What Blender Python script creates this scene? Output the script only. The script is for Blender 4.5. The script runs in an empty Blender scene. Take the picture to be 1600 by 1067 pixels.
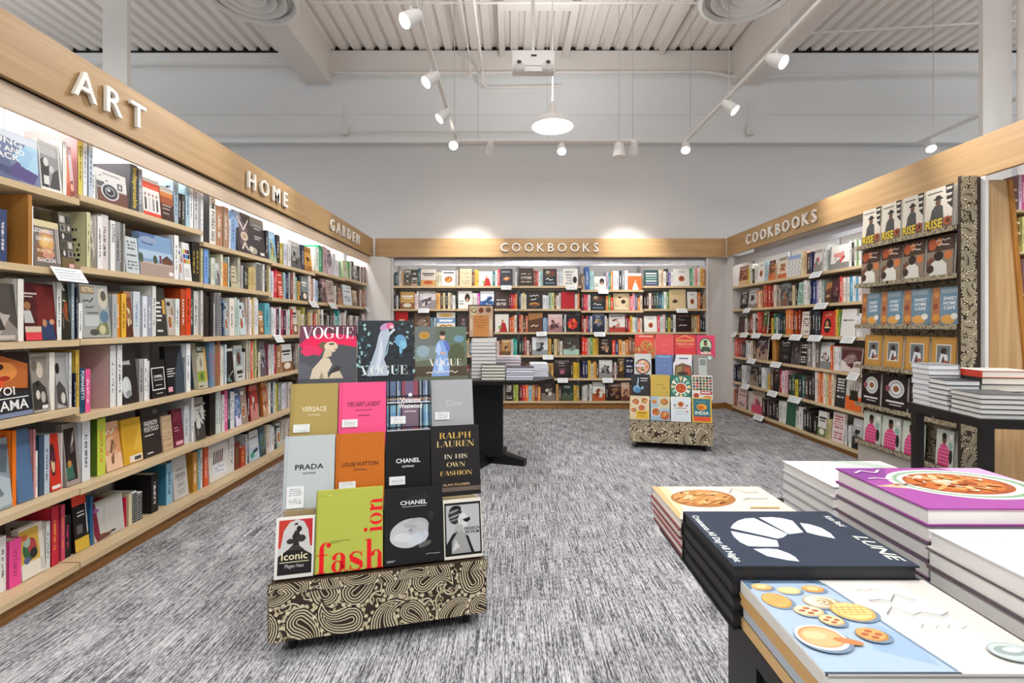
import bpy, math, random
from mathutils import Matrix, Vector

# ------------------------------------------------------------------ camera
F, CU, CV, CH = 759.0, 798.0, 507.0, 1.215      # focal length and vanishing point in pixels, eye height
scn = bpy.context.scene
FZ = -.023                                       # carpet level
COL = scn.collection
cam_d = bpy.data.cameras.new('camera'); cam = bpy.data.objects.new('camera', cam_d); COL.objects.link(cam)
cam.location = (0, 0, CH); cam.rotation_euler = (math.pi / 2, 0, 0)
cam_d.sensor_width = 36.0; cam_d.lens = F / 1600 * 36.0
cam_d.shift_x = (800 - CU) / 1600; cam_d.shift_y = -(533.5 - CV) / 1600
cam_d.clip_start = 0.02; cam_d.clip_end = 100
scn.camera = cam

# ------------------------------------------------------------------ world, exposure
world = bpy.data.worlds.new('store_ambient'); scn.world = world; world.use_nodes = True
wb = world.node_tree.nodes['Background']
wb.inputs[0].default_value = (0.93, 0.965, 1.0, 1); wb.inputs[1].default_value = 0.66
scn.view_settings.view_transform = 'Standard'; scn.view_settings.look = 'None'
scn.view_settings.gamma = 1.0; scn.view_settings.use_curve_mapping = False
scn.view_settings.exposure = -0.70

def area(name, loc, size, power, rot=(0, 0, 0), sy=None, col=(.975, .985, 1.0)):
    l = bpy.data.lights.new(name, 'AREA'); l.energy = power; l.color = col
    l.shape = 'RECTANGLE' if sy else 'DISK'; l.size = size
    if sy: l.size_y = sy
    o = bpy.data.objects.new(name, l); COL.objects.link(o); o.location = loc; o.rotation_euler = rot
    return o
def spot(name, loc, target, power, ang=50, blend=.6, rad=.04, col=(1, .975, .94)):
    l = bpy.data.lights.new(name, 'SPOT'); l.energy = power; l.spot_size = math.radians(ang); l.spot_blend = blend
    l.shadow_soft_size = rad; l.color = col
    o = bpy.data.objects.new(name, l); COL.objects.link(o); o.location = loc
    o.rotation_euler = (Vector(target) - Vector(loc)).to_track_quat('-Z', 'Y').to_euler()
    return o
# LED strips tucked behind the fascias
area('led_strip_left', (-2.13, 4.2, 2.28), .03, 60, (0, math.radians(38), 0), 5.5, (1, 1, 1))
area('led_strip_back', (.57, 7.27, 2.17), 4.5, 7, (0, 0, 0), .03, (1, 1, 1))
area('led_strip_right', (3.26, 5.6, 2.17), .03, 7, (0, 0, 0), 2.6, (1, 1, 1))

# ------------------------------------------------------------------ helpers
rnd = random.Random(7)
def lin(c):
    c = c / 255.0
    return c / 12.92 if c <= .04045 else ((c + .055) / 1.055) ** 2.4
def hx(h):
    h = h.lstrip('#')
    if len(h) == 3: h = ''.join(a * 2 for a in h)
    return tuple(lin(int(h[i:i + 2], 16)) for i in (0, 2, 4))
def lum(h):
    r, g, b = hx(h); return .2 * r + .7 * g + .1 * b

class MB:
    """collects faces with a colour, an accent colour (alpha = print pattern) and uv, builds ONE mesh"""
    def __init__(s): s.v = []; s.f = []; s.c = []; s.a = []; s.uv = []; s.m = []
    def face(s, pts, col=(1, 1, 1), acc=None, uv=None, mi=0):
        n = len(s.v); s.v += [tuple(p) for p in pts]; s.f.append(tuple(range(n, n + len(pts))))
        s.c.append(col); s.a.append(acc or (0, 0, 0, 0)); s.uv.append(uv or [(0, 0)] * len(pts)); s.m.append(mi)
    def box(s, x0, x1, y0, y1, z0, z1, col=(1, 1, 1), mi=0, T=None, skip='', cols=None):
        P = [(x0, y0, z0), (x1, y0, z0), (x1, y1, z0), (x0, y1, z0), (x0, y0, z1), (x1, y0, z1), (x1, y1, z1), (x0, y1, z1)]
        if T: P = [tuple(T @ Vector(p)) for p in P]
        for k, q in (('f', (0, 1, 5, 4)), ('r', (1, 2, 6, 5)), ('b', (2, 3, 7, 6)), ('l', (3, 0, 4, 7)), ('t', (4, 5, 6, 7)), ('d', (3, 2, 1, 0))):
            if k in skip: continue
            c = cols.get(k, col) if cols else col
            if len(c) == 2 and isinstance(c[0], tuple): s.face([P[i] for i in q], c[0], c[1][0], c[1][1], mi)
            else: s.face([P[i] for i in q], c, mi=mi)
    def prism(s, poly, z0, z1, col=(1, 1, 1), T=None, mi=0):
        n = len(poly)
        A = [Vector((x, y, z0)) for x, y in poly]; B = [Vector((x, y, z1)) for x, y in poly]
        if T: A = [T @ p for p in A]; B = [T @ p for p in B]
        s.face(B, col, mi=mi); s.face(A[::-1], col, mi=mi)
        for i in range(n):
            j = (i + 1) % n; s.face([A[i], A[j], B[j], B[i]], col, mi=mi)
    def tube(s, pts, r, n=8, col=(1, 1, 1), mi=0, cap=True):
        pts = [Vector(p) for p in pts]; rings = []
        for i, p in enumerate(pts):
            d = (pts[min(i + 1, len(pts) - 1)] - pts[max(i - 1, 0)]).normalized()
            a = d.cross(Vector((0, 0, 1)));  a = a.normalized() if a.length > 1e-4 else Vector((1, 0, 0))
            b = d.cross(a); rr = r[i] if isinstance(r, (list, tuple)) else r
            rings.append([p + (a * math.cos(t) + b * math.sin(t)) * rr for t in [2 * math.pi * k / n for k in range(n)]])
        for A, B in zip(rings, rings[1:]):
            for k in range(n): s.face([A[k], A[(k + 1) % n], B[(k + 1) % n], B[k]], col, mi=mi)
        if cap: s.face(rings[0], col, mi=mi); s.face(rings[-1][::-1], col, mi=mi)
    def lathe(s, prof, n=28, col=(1, 1, 1), mi=0, T=None):
        R = [[Vector((r * math.cos(2 * math.pi * k / n), r * math.sin(2 * math.pi * k / n), z)) for k in range(n)] for r, z in prof]
        if T: R = [[T @ p for p in ring] for ring in R]
        for A, B in zip(R, R[1:]):
            for k in range(n): s.face([A[k], A[(k + 1) % n], B[(k + 1) % n], B[k]], col, mi=mi)
    def build(s, name, mats, parent=None, loc=None, rot=None, smooth=False):
        me = bpy.data.meshes.new(name); me.from_pydata(s.v, [], s.f)
        ca = me.color_attributes.new('Col', 'FLOAT_COLOR', 'CORNER'); ab = me.color_attributes.new('Acc', 'FLOAT_COLOR', 'CORNER')
        ul = me.uv_layers.new(name='UVMap')
        cc = []; aa = []; uu = []
        for f, c, a, u in zip(s.f, s.c, s.a, s.uv):
            for k in range(len(f)): cc += [c[0], c[1], c[2], 1]; aa += list(a); uu += u[k]
        ca.data.foreach_set('color', cc); ab.data.foreach_set('color', aa); ul.data.foreach_set('uv', uu)
        mats = mats if isinstance(mats, (list, tuple)) else [mats]
        for m in mats: me.materials.append(m)
        if len(mats) > 1: me.polygons.foreach_set('material_index', s.m)
        if smooth: me.polygons.foreach_set('use_smooth', [True] * len(s.f))
        me.update()
        return link(name, me, parent, loc, rot)
def link(name, me, parent=None, loc=None, rot=None):
    o = bpy.data.objects.new(name, me); COL.objects.link(o)
    if parent: o.parent = parent
    if loc: o.location = loc
    if rot: o.rotation_euler = rot
    return o
def thing(name, label, cat, loc=(0, 0, 0), rot=(0, 0, 0), group=None):
    o = link(name, None, None, loc, rot); return tag(o, label, cat, group)
def tag(o, label, cat, group=None):
    o['label'] = label; o['category'] = cat
    if group: o['group'] = group
    return o
def struct(o): o['kind'] = 'structure'; return o

# ------------------------------------------------------------------ materials
def mat(name, col=None, rough=.6, metal=0, spec=.4, emit=None, es=0):
    m = bpy.data.materials.new(name); m.use_nodes = True
    b = m.node_tree.nodes['Principled BSDF']
    if col: b.inputs['Base Color'].default_value = (*hx(col), 1)
    b.inputs['Roughness'].default_value = rough; b.inputs['Metallic'].default_value = metal
    b.inputs['Specular IOR Level'].default_value = spec
    if emit: b.inputs['Emission Color'].default_value = (*hx(emit), 1); b.inputs['Emission Strength'].default_value = es
    return m
class NT:
    def __init__(s, m): s.t = m.node_tree; s.b = s.t.nodes['Principled BSDF']
    def n(s, ty, ins={}, **kw):
        nd = s.t.nodes.new(ty)
        for k, v in kw.items(): setattr(nd, k, v)
        for k, v in ins.items(): s.set(nd.inputs[k], v)
        return nd
    def set(s, sock, v):
        if isinstance(v, bpy.types.NodeSocket): s.t.links.new(v, sock)
        else: sock.default_value = v
    def m(s, op, a, b=0.0, c=0.0):
        nd = s.n('ShaderNodeMath', operation=op)
        for i, v in enumerate((a, b, c)): s.set(nd.inputs[i], v)
        return nd.outputs[0]
    def mix(s, f, a, b):
        nd = s.n('ShaderNodeMix', data_type='RGBA'); s.set(nd.inputs[0], f)
        for i, v in ((6, a), (7, b)):
            s.set(nd.inputs[i], v if isinstance(v, bpy.types.NodeSocket) else (*v, 1))
        return nd.outputs[2]
    def xyz(s, x, y, z):
        nd = s.n('ShaderNodeCombineXYZ')
        for i, v in enumerate((x, y, z)): s.set(nd.inputs[i], v)
        return nd.outputs[0]
    def noise(s, vec, scale=1, detail=2, rough=.5, dist=0):
        return s.n('ShaderNodeTexNoise', {'Vector': vec, 'Scale': scale, 'Detail': detail, 'Roughness': rough, 'Distortion': dist})
    def ramp(s, f, lo, hi):
        nd = s.n('ShaderNodeMapRange'); s.set(nd.inputs[0], f); nd.inputs[1].default_value = lo; nd.inputs[2].default_value = hi
        return nd.outputs[0]
    def out(s, col): s.t.links.new(col, s.b.inputs['Base Color'])
    def bump(s, h, strength=.3, dist=.01):
        nd = s.n('ShaderNodeBump', {'Height': h, 'Strength': strength, 'Distance': dist}); s.t.links.new(nd.outputs[0], s.b.inputs['Normal'])

# printed matter: cover colour from the mesh, pseudo lettering or pictures in the accent colour
M_PRINT = mat('printed_cover', rough=.42, spec=.35)
t = NT(M_PRINT)
ac = t.n('ShaderNodeAttribute', attribute_name='Col'); aa = t.n('ShaderNodeAttribute', attribute_name='Acc')
uv = t.n('ShaderNodeUVMap', uv_map='UVMap'); sp = t.n('ShaderNodeSeparateXYZ', {0: uv.outputs[0]})
U, V = sp.outputs[0], sp.outputs[1]
seed = t.m('MULTIPLY', t.m('FLOOR', U), 3.71); u = t.m('FRACT', U)
typ = aa.outputs['Alpha']
def isin(x, lo, hi): return t.m('MULTIPLY', t.m('GREATER_THAN', x, lo), t.m('LESS_THAN', x, hi))
# spine title
n1 = t.noise(t.xyz(t.m('MULTIPLY', u, 3.0), t.m('MULTIPLY', V, 34), seed), 1, 1).outputs[0]
m1 = t.m('MULTIPLY', t.m('GREATER_THAN', n1, .48), t.m('MULTIPLY', isin(u, .34, .66), isin(V, .22, .78)))
m1 = t.m('MULTIPLY', m1, t.m('MULTIPLY', t.m('COMPARE', typ, .33, .1), .8))
# picture
n2 = t.noise(t.xyz(t.m('MULTIPLY', u, 3.0), t.m('MULTIPLY', V, 4.0), seed), 1, 3.5, .62, .7)
m2 = t.m('MULTIPLY', t.ramp(n2.outputs[0], .40, .60), t.m('COMPARE', typ, .66, .1))
n3 = t.noise(t.xyz(t.m('MULTIPLY', u, 5.0), t.m('MULTIPLY', V, 6.5), t.m('ADD', seed, 31.0)), 1, 3, .6, .5)
m3 = t.m('MULTIPLY', t.ramp(n3.outputs[0], .5, .64), t.m('COMPARE', typ, .66, .1))
# rows of lettering
rowi = t.m('FLOOR', t.m('MULTIPLY', V, 11)); rowf = t.m('FRACT', t.m('MULTIPLY', V, 11))
n4 = t.noise(t.xyz(t.m('MULTIPLY', u, 17), t.m('MULTIPLY', rowi, 5.3), seed), 1, 1).outputs[0]
n5 = t.noise(t.xyz(seed, t.m('MULTIPLY', rowi, 2.7), 5.0), 1, 0).outputs[0]
m4 = t.m('MULTIPLY', t.m('MULTIPLY', t.m('GREATER_THAN', n4, .46), isin(rowf, .2, .75)),
         t.m('MULTIPLY', t.m('GREATER_THAN', n5, .44), t.m('MULTIPLY', isin(u, .14, .86), isin(V, .1, .92))))
m4 = t.m('MULTIPLY', m4, t.m('COMPARE', typ, 1.0, .1))
c1 = t.mix(t.m('MAXIMUM', t.m('MAXIMUM', m1, m4), m2), ac.outputs['Color'], aa.outputs['Color'])
hs = t.n('ShaderNodeHueSaturation', {'Hue': .46, 'Saturation': 1.1, 'Value': .55, 'Color': ac.outputs['Color']})
t.out(t.mix(t.m('MULTIPLY', m3, .85), c1, hs.outputs[0]))

def wood(name, c0, c1, axis='x', scale=1.0, rough=.45):
    m = mat(name, rough=rough, spec=.35); k = NT(m)
    tc = k.n('ShaderNodeTexCoord'); s = k.n('ShaderNodeSeparateXYZ', {0: tc.outputs['Object']}); o = s.outputs
    f = {'x': (1.2, 26, 26), 'y': (26, 1.2, 26), 'z': (26, 26, 1.2)}[axis]
    nn = k.noise(k.xyz(*[k.m('MULTIPLY', o[i], f[i] * scale) for i in range(3)]), 1, 4, .6, .4).outputs[0]
    k.out(k.mix(k.ramp(nn, .3, .72), hx(c0), hx(c1)))
    return m
M_OAK = wood('oak_shelf', 'c6ab82', 'dcc6a2', 'x')
M_FASCIA = wood('fascia_oak', 'a58358', 'bd9b6e', 'x', .8)
M_STRIP = wood('fascia_light_oak', 'c9b096', 'dbc8b2', 'x')
M_BASE = wood('plinth_oak', '7d5429', 'a8763f', 'x')
M_CAB = wood('cabinet_oak', 'b78d5a', 'd3b184', 'z')
M_DIV = wood('divider_oak', 'a06828', 'c48a44', 'z')
M_BLACKWOOD = mat('black_stained_table', '15110f', .38)
M_BLACK = mat('black_metal', '0b0b0c', .4)
M_WHITEM = mat('white_enamel', 'eceae6', .35)
M_BACKP = mat('grey_back_panel', 'd6d3cf', .55)
M_STEEL = mat('slotted_steel', 'bdbdbd', .35, .6)
M_VAL = mat('brushed_valance', 'b9bac0', .3, .55)
M_TAGM = mat('tag_plastic', 'eef0ef', .3)
M_LETTER = mat('letter_white', 'f4efe6', .4)
M_LAMP = mat('lamp_lens', 'ffffff', .4, emit='fffaf2', es=30)
M_DOME = mat('dome_glow', 'ffffff', .4, emit='fffaf2', es=5)
M_WALLP = mat('wall_paint', 'd6d6d6', .85, spec=.15)
M_UPPER = mat('upper_wall_paint', 'eff1f1', .85, spec=.15)
M_BEAM = mat('beam_paint', 'e6e0da', .8, spec=.15)
M_DECK = mat('deck_paint', 'f3ece6', .75, spec=.2)
M_PIPE = mat('pipe_paint', 'ece6e0', .6)
M_FILL = mat('filler_panel_paint', 'd8d3ce', .7, spec=.2)
M_CHROME = mat('chrome', 'cfcfcf', .15, 1)
M_RUBBER = mat('rubber', '101010', .6)

M_CARPET = mat('carpet', rough=.95, spec=.05); k = NT(M_CARPET)
tc = k.n('ShaderNodeTexCoord'); s = k.n('ShaderNodeSeparateXYZ', {0: tc.outputs['Object']}); X, Y = s.outputs[0], s.outputs[1]
na = k.noise(k.xyz(k.m('MULTIPLY', X, 165), k.m('MULTIPLY', Y, 5), 0.0), 1, 2, .65).outputs[0]
nb = k.noise(k.xyz(k.m('MULTIPLY', X, 175), k.m('MULTIPLY', Y, 38), 4.0), 1, 2, .7).outputs[0]
nc = k.noise(k.xyz(k.m('MULTIPLY', X, 9), k.m('MULTIPLY', Y, 5), 9.0), 1, 2, .6).outputs[0]
mm = k.m('ADD', k.m('ADD', k.m('MULTIPLY', na, .46), k.m('MULTIPLY', nb, .42)), k.m('MULTIPLY', nc, .12))
k.out(k.mix(k.ramp(mm, .43, .575), hx('505054'), hx('c6c6c8')))
k.bump(mm, .5, .006)

M_PAIS = mat('paisley_cloth', rough=.55, spec=.3); k = NT(M_PAIS)
tc = k.n('ShaderNodeTexCoord'); ob = tc.outputs['Object']
dn = k.noise(ob, 9, 2, .5); dv = k.n('ShaderNodeVectorMath', operation='SCALE'); k.t.links.new(dn.outputs['Color'], dv.inputs[0]); dv.inputs['Scale'].default_value = .11
av = k.n('ShaderNodeVectorMath', operation='ADD'); k.t.links.new(ob, av.inputs[0]); k.t.links.new(dv.outputs[0], av.inputs[1])
vo = k.n('ShaderNodeTexVoronoi', {'Vector': av.outputs[0], 'Scale': 11.0}, feature='F1')
w = k.m('SINE', k.m('MULTIPLY', vo.outputs['Distance'], 34))
k.out(k.mix(k.ramp(w, -.35, .25), hx('3a2d22'), hx('cbb896')))

# ------------------------------------------------------------------ lettering
_tc = {}
def text_mesh(body, bold=0.0, shear=0.0):
    key = (body, bold, shear)
    if key in _tc: return _tc[key]
    cu = bpy.data.curves.new('lettering', 'FONT'); cu.body = body; cu.size = 1 / .7; cu.resolution_u = 2
    cu.offset = bold; cu.shear = shear; cu.fill_mode = 'BOTH'
    ob = bpy.data.objects.new('lettering', cu); me = ob.to_mesh()
    vs = [(v.co.x, v.co.y) for v in me.vertices]; fs = [tuple(p.vertices) for p in me.polygons]
    ob.to_mesh_clear(); bpy.data.objects.remove(ob); bpy.data.curves.remove(cu)
    x0 = min(v[0] for v in vs); x1 = max(v[0] for v in vs)
    _tc[key] = ([(a - x0, b) for a, b in vs], fs, x1 - x0)
    return _tc[key]
# a high-contrast serif alphabet drawn from stems, hairlines and bowls (cap height 1)
TH, HL = .17, .03
def _r(x0, y0, x1, y1): return [(x0, y0), (x1, y0), (x1, y1), (x0, y1)]
def _dg(xa, ya, xb, yb, w): return [(xb, yb), (xb + w, yb), (xa + w, ya), (xa, ya)]
def _ring(cx, cy, rx, ry, tx, ty, a0=0, a1=360, n=26):
    q = []
    for i in range(n):
        p = [math.radians(a0 + (a1 - a0) * (i + j) / n) for j in (0, 1)]
        q.append([(cx + rx * math.cos(p[0]), cy + ry * math.sin(p[0])), (cx + rx * math.cos(p[1]), cy + ry * math.sin(p[1])),
                  (cx + (rx - tx) * math.cos(p[1]), cy + (ry - ty) * math.sin(p[1])), (cx + (rx - tx) * math.cos(p[0]), cy + (ry - ty) * math.sin(p[0]))])
    return q
def _stroke(pts, ws):
    q = []; L = []
    for i, (x, y) in enumerate(pts):
        a = pts[max(i - 1, 0)]; b = pts[min(i + 1, len(pts) - 1)]; dx, dy = b[0] - a[0], b[1] - a[1]; l = math.hypot(dx, dy)
        nx, ny = -dy / l * ws[i] / 2, dx / l * ws[i] / 2; L.append(((x + nx, y + ny), (x - nx, y - ny)))
    for A, B in zip(L, L[1:]): q.append([A[0], A[1], B[1], B[0]])
    return q
def _sf(x, y, w): return _r(x - .07, y, x + w + .07, y + HL)
def _stem(x, y0=0, y1=1, w=TH, top=True, bot=True):
    q = [_r(x, y0, x + w, y1)]
    if bot: q.append(_sf(x, y0, w))
    if top: q.append(_sf(x, y1 - HL, w))
    return q
def _s(w, h):
    pts = [(w * .88, h * .72), (w * .84, h * .88), (w * .6, h * .985), (w * .3, h * .96), (w * .12, h * .8), (w * .2, h * .63), (w * .5, h * .5),
           (w * .82, h * .36), (w * .9, h * .2), (w * .7, h * .04), (w * .4, h * .015), (w * .15, h * .1), (w * .1, h * .28)]
    ws = [.03, .03, .04, .06, .12, .18, .2, .18, .12, .06, .04, .03, .03]
    return _stroke(pts, ws) + [_r(w * .86, h * .68, w * .92, h), _r(w * .06, 0, w * .12, h * .32)]
XH = .62
def _arch(x, w):   # n / h arch
    return _ring(x + w / 2 + .02, XH - .2, w / 2, .2, .13, HL, 0, 180, 12) + [_r(x + w - .15 + .02, 0, x + w + .02, XH - .2), _sf(x + w - .13, 0, .15)]
GL = {
 'V': (.86, lambda: [_dg(.02, 1, .34, 0, .19), _dg(.76, 1, .46, 0, HL), _sf(.02, 1 - HL, .19), _sf(.74, 1 - HL, .06)]),
 'O': (.94, lambda: _ring(.46, .5, .45, .52, .19, HL)),
 'G': (.96, lambda: _ring(.46, .5, .45, .52, .19, HL, 42, 330) + [_r(.66, .08, .83, .45), _sf(.66, .42, .17), _r(.78, .66, .82, 1)]),
 'C': (.88, lambda: _ring(.46, .5, .45, .52, .19, HL, 42, 320) + [_r(.78, .66, .82, 1), _r(.8, .06, .82, .3)]),
 'U': (.92, lambda: [_r(.1, .28, .29, 1), _r(.74, .28, .77, 1), _sf(.1, 1 - HL, .19), _sf(.74, 1 - HL, .03)] + _ring(.435, .3, .335, .32, .19, HL, 180, 275, 14) + _ring(.435, .3, .335, .32, HL, HL, 275, 360, 10)),
 'E': (.78, lambda: _stem(.1) + [_r(.1, 1 - HL, .66, 1), _r(.1, 0, .68, HL), _r(.1, .5, .48, .5 + HL), _r(.62, .72, .66, 1), _r(.65, 0, .69, .3), _r(.46, .38, .49, .65)]),
 'F': (.74, lambda: _stem(.1) + [_r(.1, 1 - HL, .66, 1), _r(.1, .5, .48, .5 + HL), _r(.62, .72, .66, 1), _r(.46, .38, .49, .65)]),
 'L': (.74, lambda: _stem(.1) + [_r(.1, 0, .66, HL), _r(.63, 0, .67, .32)]),
 'I': (.4, lambda: _stem(.12)),
 'H': (.96, lambda: _stem(.1) + _stem(.66) + [_r(.1, .49, .8, .49 + HL)]),
 'N': (.94, lambda: _stem(.1, w=.04) + _stem(.78, w=.04, bot=False) + [_dg(.08, 1, .64, 0, .19)]),
 'A': (.86, lambda: [_dg(.4, 1, .06, 0, HL), _dg(.36, 1, .62, 0, .19), _r(.18, .3, .6, .3 + HL), _sf(.05, 0, .04), _sf(.6, 0, .21)]),
 'R': (.88, lambda: _stem(.1) + _ring(.42, .76, .3, .25, .17, HL, -90, 90, 14) + [_r(.2, 1 - HL, .44, 1), _r(.2, .51, .44, .51 + HL), _dg(.4, .52, .62, 0, .18), _sf(.66, 0, .12)]),
 'P': (.8, lambda: _stem(.1) + _ring(.42, .74, .3, .27, .17, HL, -90, 90, 14) + [_r(.2, 1 - HL, .44, 1), _r(.2, .47, .44, .47 + HL)]),
 'D': (.92, lambda: _stem(.1) + _ring(.4, .5, .42, .5, .19, HL, -90, 90, 18) + [_r(.2, 1 - HL, .42, 1), _r(.2, 0, .42, HL)]),
 'S': (.68, lambda: _s(.62, 1)),
 'W': (1.2, lambda: [_dg(.02, 1, .28, 0, .18), _dg(.62, 1, .38, 0, HL), _dg(.46, 1, .74, 0, .18), _dg(1.1, 1, .84, 0, HL), _sf(.02, 1 - HL, .18), _sf(.46, 1 - HL, .18), _sf(1.08, 1 - HL, .04)]),
 'T': (.8, lambda: _stem(.31, top=False) + [_r(.05, 1 - HL, .74, 1), _r(.05, .7, .08, 1), _r(.71, .7, .74, 1)]),
 'f': (.5, lambda: [_r(.1, 0, .26, .8), _sf(.1, 0, .16), _r(0, XH - HL, .4, XH)] + _ring(.33, .8, .23, .22, .15, HL, 75, 180, 12) + _ring(.42, .92, .085, .085, .084, .084, n=12)),
 'a': (.66, lambda: [_r(.36, .1, .52, .48)] + _ring(.25, .19, .22, .2, .14, HL, n=18) + _ring(.29, .46, .23, .18, .16, HL, 0, 150, 12) + _ring(.13, .48, .08, .08, .079, .079, n=12) + _ring(.56, .1, .1, .1, HL, HL, 180, 330, 8)),
 's': (.56, lambda: _s(.5, XH)),
 'h': (.74, lambda: [_r(.08, 0, .24, 1.0), _sf(.08, 0, .16), _r(0, 1 - HL, .16, 1)] + _arch(.2, .4)),
 'n': (.74, lambda: [_r(.08, 0, .24, XH), _sf(.08, 0, .16), _r(0, XH - HL, .16, XH)] + _arch(.2, .4)),
 'i': (.38, lambda: [_r(.1, 0, .26, XH), _sf(.1, 0, .16), _r(.02, XH - HL, .18, XH)] + _ring(.18, .84, .1, .1, .099, .099, n=12)),
 'o': (.66, lambda: _ring(.31, XH / 2, .29, XH / 2 + .015, .15, HL, n=20)),
 'c': (.56, lambda: _ring(.3, XH / 2, .28, XH / 2 + .015, .15, HL, 50, 320, 18) + _ring(.42, .46, .08, .08, .079, .079, n=10)),
 ' ': (.4, lambda: [])}
def serif_mesh(body):
    key = ('*', body)
    if key in _tc: return _tc[key]
    vs, fs, x = [], [], 0
    for ch in body:
        adv, fn = GL.get(ch, GL['I'])
        for q in fn():
            n = len(vs); vs += [(a + x, b) for a, b in q]; fs.append(tuple(range(n, n + len(q))))
        x += adv
    _tc[key] = (vs, fs, x - .05); return _tc[key]

def R(x0, y0, x1, y1, c): return ('p', [(x0, y0), (x1, y0), (x1, y1), (x0, y1)], c)
def E(cx, cy, rx, ry, c, n=20, a=0): return ('e', cx, cy, rx, ry, c, n, a)
def P(pts, c): return ('p', pts, c)
def T(s, x, y, size, c, al='c', font='s', rot=0, fit=None): return ('t', s, x, y, size, c, al, font, rot, fit)
def plate(cx, cy, r, rim, food, asp=1.0, sd=1):
    q = random.Random(sd); o = [E(cx, cy, r, r * asp, rim), E(cx, cy, r * .86, r * .86 * asp, food[0])]
    for i in range(16):
        a, d = q.random() * 6.28, q.random() ** .6 * r * .66
        o.append(E(cx + d * math.cos(a), cy + d * asp * math.sin(a), r * q.uniform(.1, .24), r * asp * q.uniform(.08, .2), q.choice(food), 9, q.random() * 3))
    return o
def SQ(x, y, w, h, c, sd=1, th=.16):
    """a line of print too small to read: a wavy stroke"""
    q = random.Random(sd); return ('sq', x, y, w, h, c, [(q.random(), q.random()) for _ in range(40)], th)
LAY = 4e-5
def art_mesh(shapes, w, h, mb=None, start=.0005, T4=None):
    """flat print laid over a cover: x right, z up, facing -y"""
    mb = mb or MB(); z = start
    for sh in shapes:
        z += LAY
        if sh[0] == 'p': polys = [[(x * w, y * h) for x, y in sh[1]]]; c = sh[2]
        elif sh[0] == 'sq':
            _, x, y, ww, hh, c, rn, th = sh; n = max(4, int(ww * w / (hh * h) * 1.3)); pts = []
            for i in range(n): pts.append(((x - ww / 2 + ww * (i + .4 * rn[i % 40][0]) / n) * w, (y + hh * (rn[i % 40][1] * (1 if i % 2 else .3) + (.2 if i % 2 else 0))) * h))
            polys = _stroke(pts, [hh * h * th] * n)
        elif sh[0] == 'e':
            _, cx, cy, rx, ry, c, n, a = sh; ca, sa = math.cos(a), math.sin(a); polys = [[]]
            for i in range(n):
                t_ = 2 * math.pi * i / n; ex, ey = rx * w * math.cos(t_), ry * h * math.sin(t_)
                polys[0].append((cx * w + ex * ca - ey * sa, cy * h + ex * sa + ey * ca))
        else:
            _, s_, x, y, size, c, al, font, rot, fit = sh
            if font == 'd': vs, fs, wd = serif_mesh(s_)
            else: vs, fs, wd = text_mesh(s_, {'s': 0, 'b': .02, 'i': 0, 'l': -.008, 'bi': .02}[font], .25 if 'i' in font else 0)
            sy = size * h; sx = sy if fit is None else fit * w / wd
            if al == 'c': ox = -wd * sx / 2
            elif al == 'r': ox = -wd * sx
            else: ox = 0
            ca, sa = math.cos(rot), math.sin(rot)
            vv = [(x * w + (a * sx + ox) * ca - b * sy * sa, y * h + (a * sx + ox) * sa + b * sy * ca) for a, b in vs]
            polys = [[vv[i] for i in f] for f in fs]
        cc = hx(c)
        for pl in polys:
            ar = sum(pl[i][0] * pl[(i + 1) % len(pl)][1] - pl[(i + 1) % len(pl)][0] * pl[i][1] for i in range(len(pl)))
            if ar < 0: pl = pl[::-1]
            q = [Vector((a - w / 2, -z, b)) for a, b in pl]
            if T4: q = [T4 @ p for p in q]
            mb.face(q, cc)
    return mb

# ------------------------------------------------------------------ books
PAGE = hx('e9e4d8'); _seed = [1]
def uvq(n=1): _seed[0] += 1; s = _seed[0] % 997; return [(s + .002, 0), (s + .998, 0), (s + .998, 1), (s + .002, 1)]
def auto_acc(c): return 'f2efe8' if lum(c) < .35 else '2a2624'
def spine_faces(mb, t_, h, d, col, acc=None, side=None, pat=.33, pages=True, pagec=None):
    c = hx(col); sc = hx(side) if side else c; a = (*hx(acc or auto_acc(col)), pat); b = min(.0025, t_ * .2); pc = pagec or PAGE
    sp_ = (c, (a, uvq()))
    cov = (sc, ((*hx(auto_acc(side or col)), 1.0 if rnd.random() < .3 and not side else 0), uvq()))
    mb.box(0, b, 0, d, 0, h, sc, cols={'f': sp_ if 0 else c, 'l': cov}); mb.box(t_ - b, t_, 0, d, 0, h, sc, cols={'f': c, 'r': (sc, (cov[1][0], uvq()))})
    mb.box(0, t_, -.0012, b, 0, h, c, cols={'f': sp_})
    if pages: mb.box(b, t_ - b, b, d - .004, .003, h - .004, pc, skip='f')
def cover_faces(mb, w, h, t_, col, acc, pat, b=.003, spine=None, pages=None, sr=False):
    c = hx(col); a = (*hx(acc), pat); sc = hx(spine) if spine else c
    mb.box(-w / 2, w / 2, 0, b, 0, h, c, cols={'f': (c, (a, uvq()))})
    mb.box(-w / 2, w / 2, t_ - b, t_, 0, h, c); mb.box(*((w / 2 - b, w / 2 + .001) if sr else (-w / 2 - .001, -w / 2 + b)), 0, t_, 0, h, sc)
    if pages: mb.box(-w / 2 + b, w / 2 - .004, b, t_ - b, .003, h - .004, pages)
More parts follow.
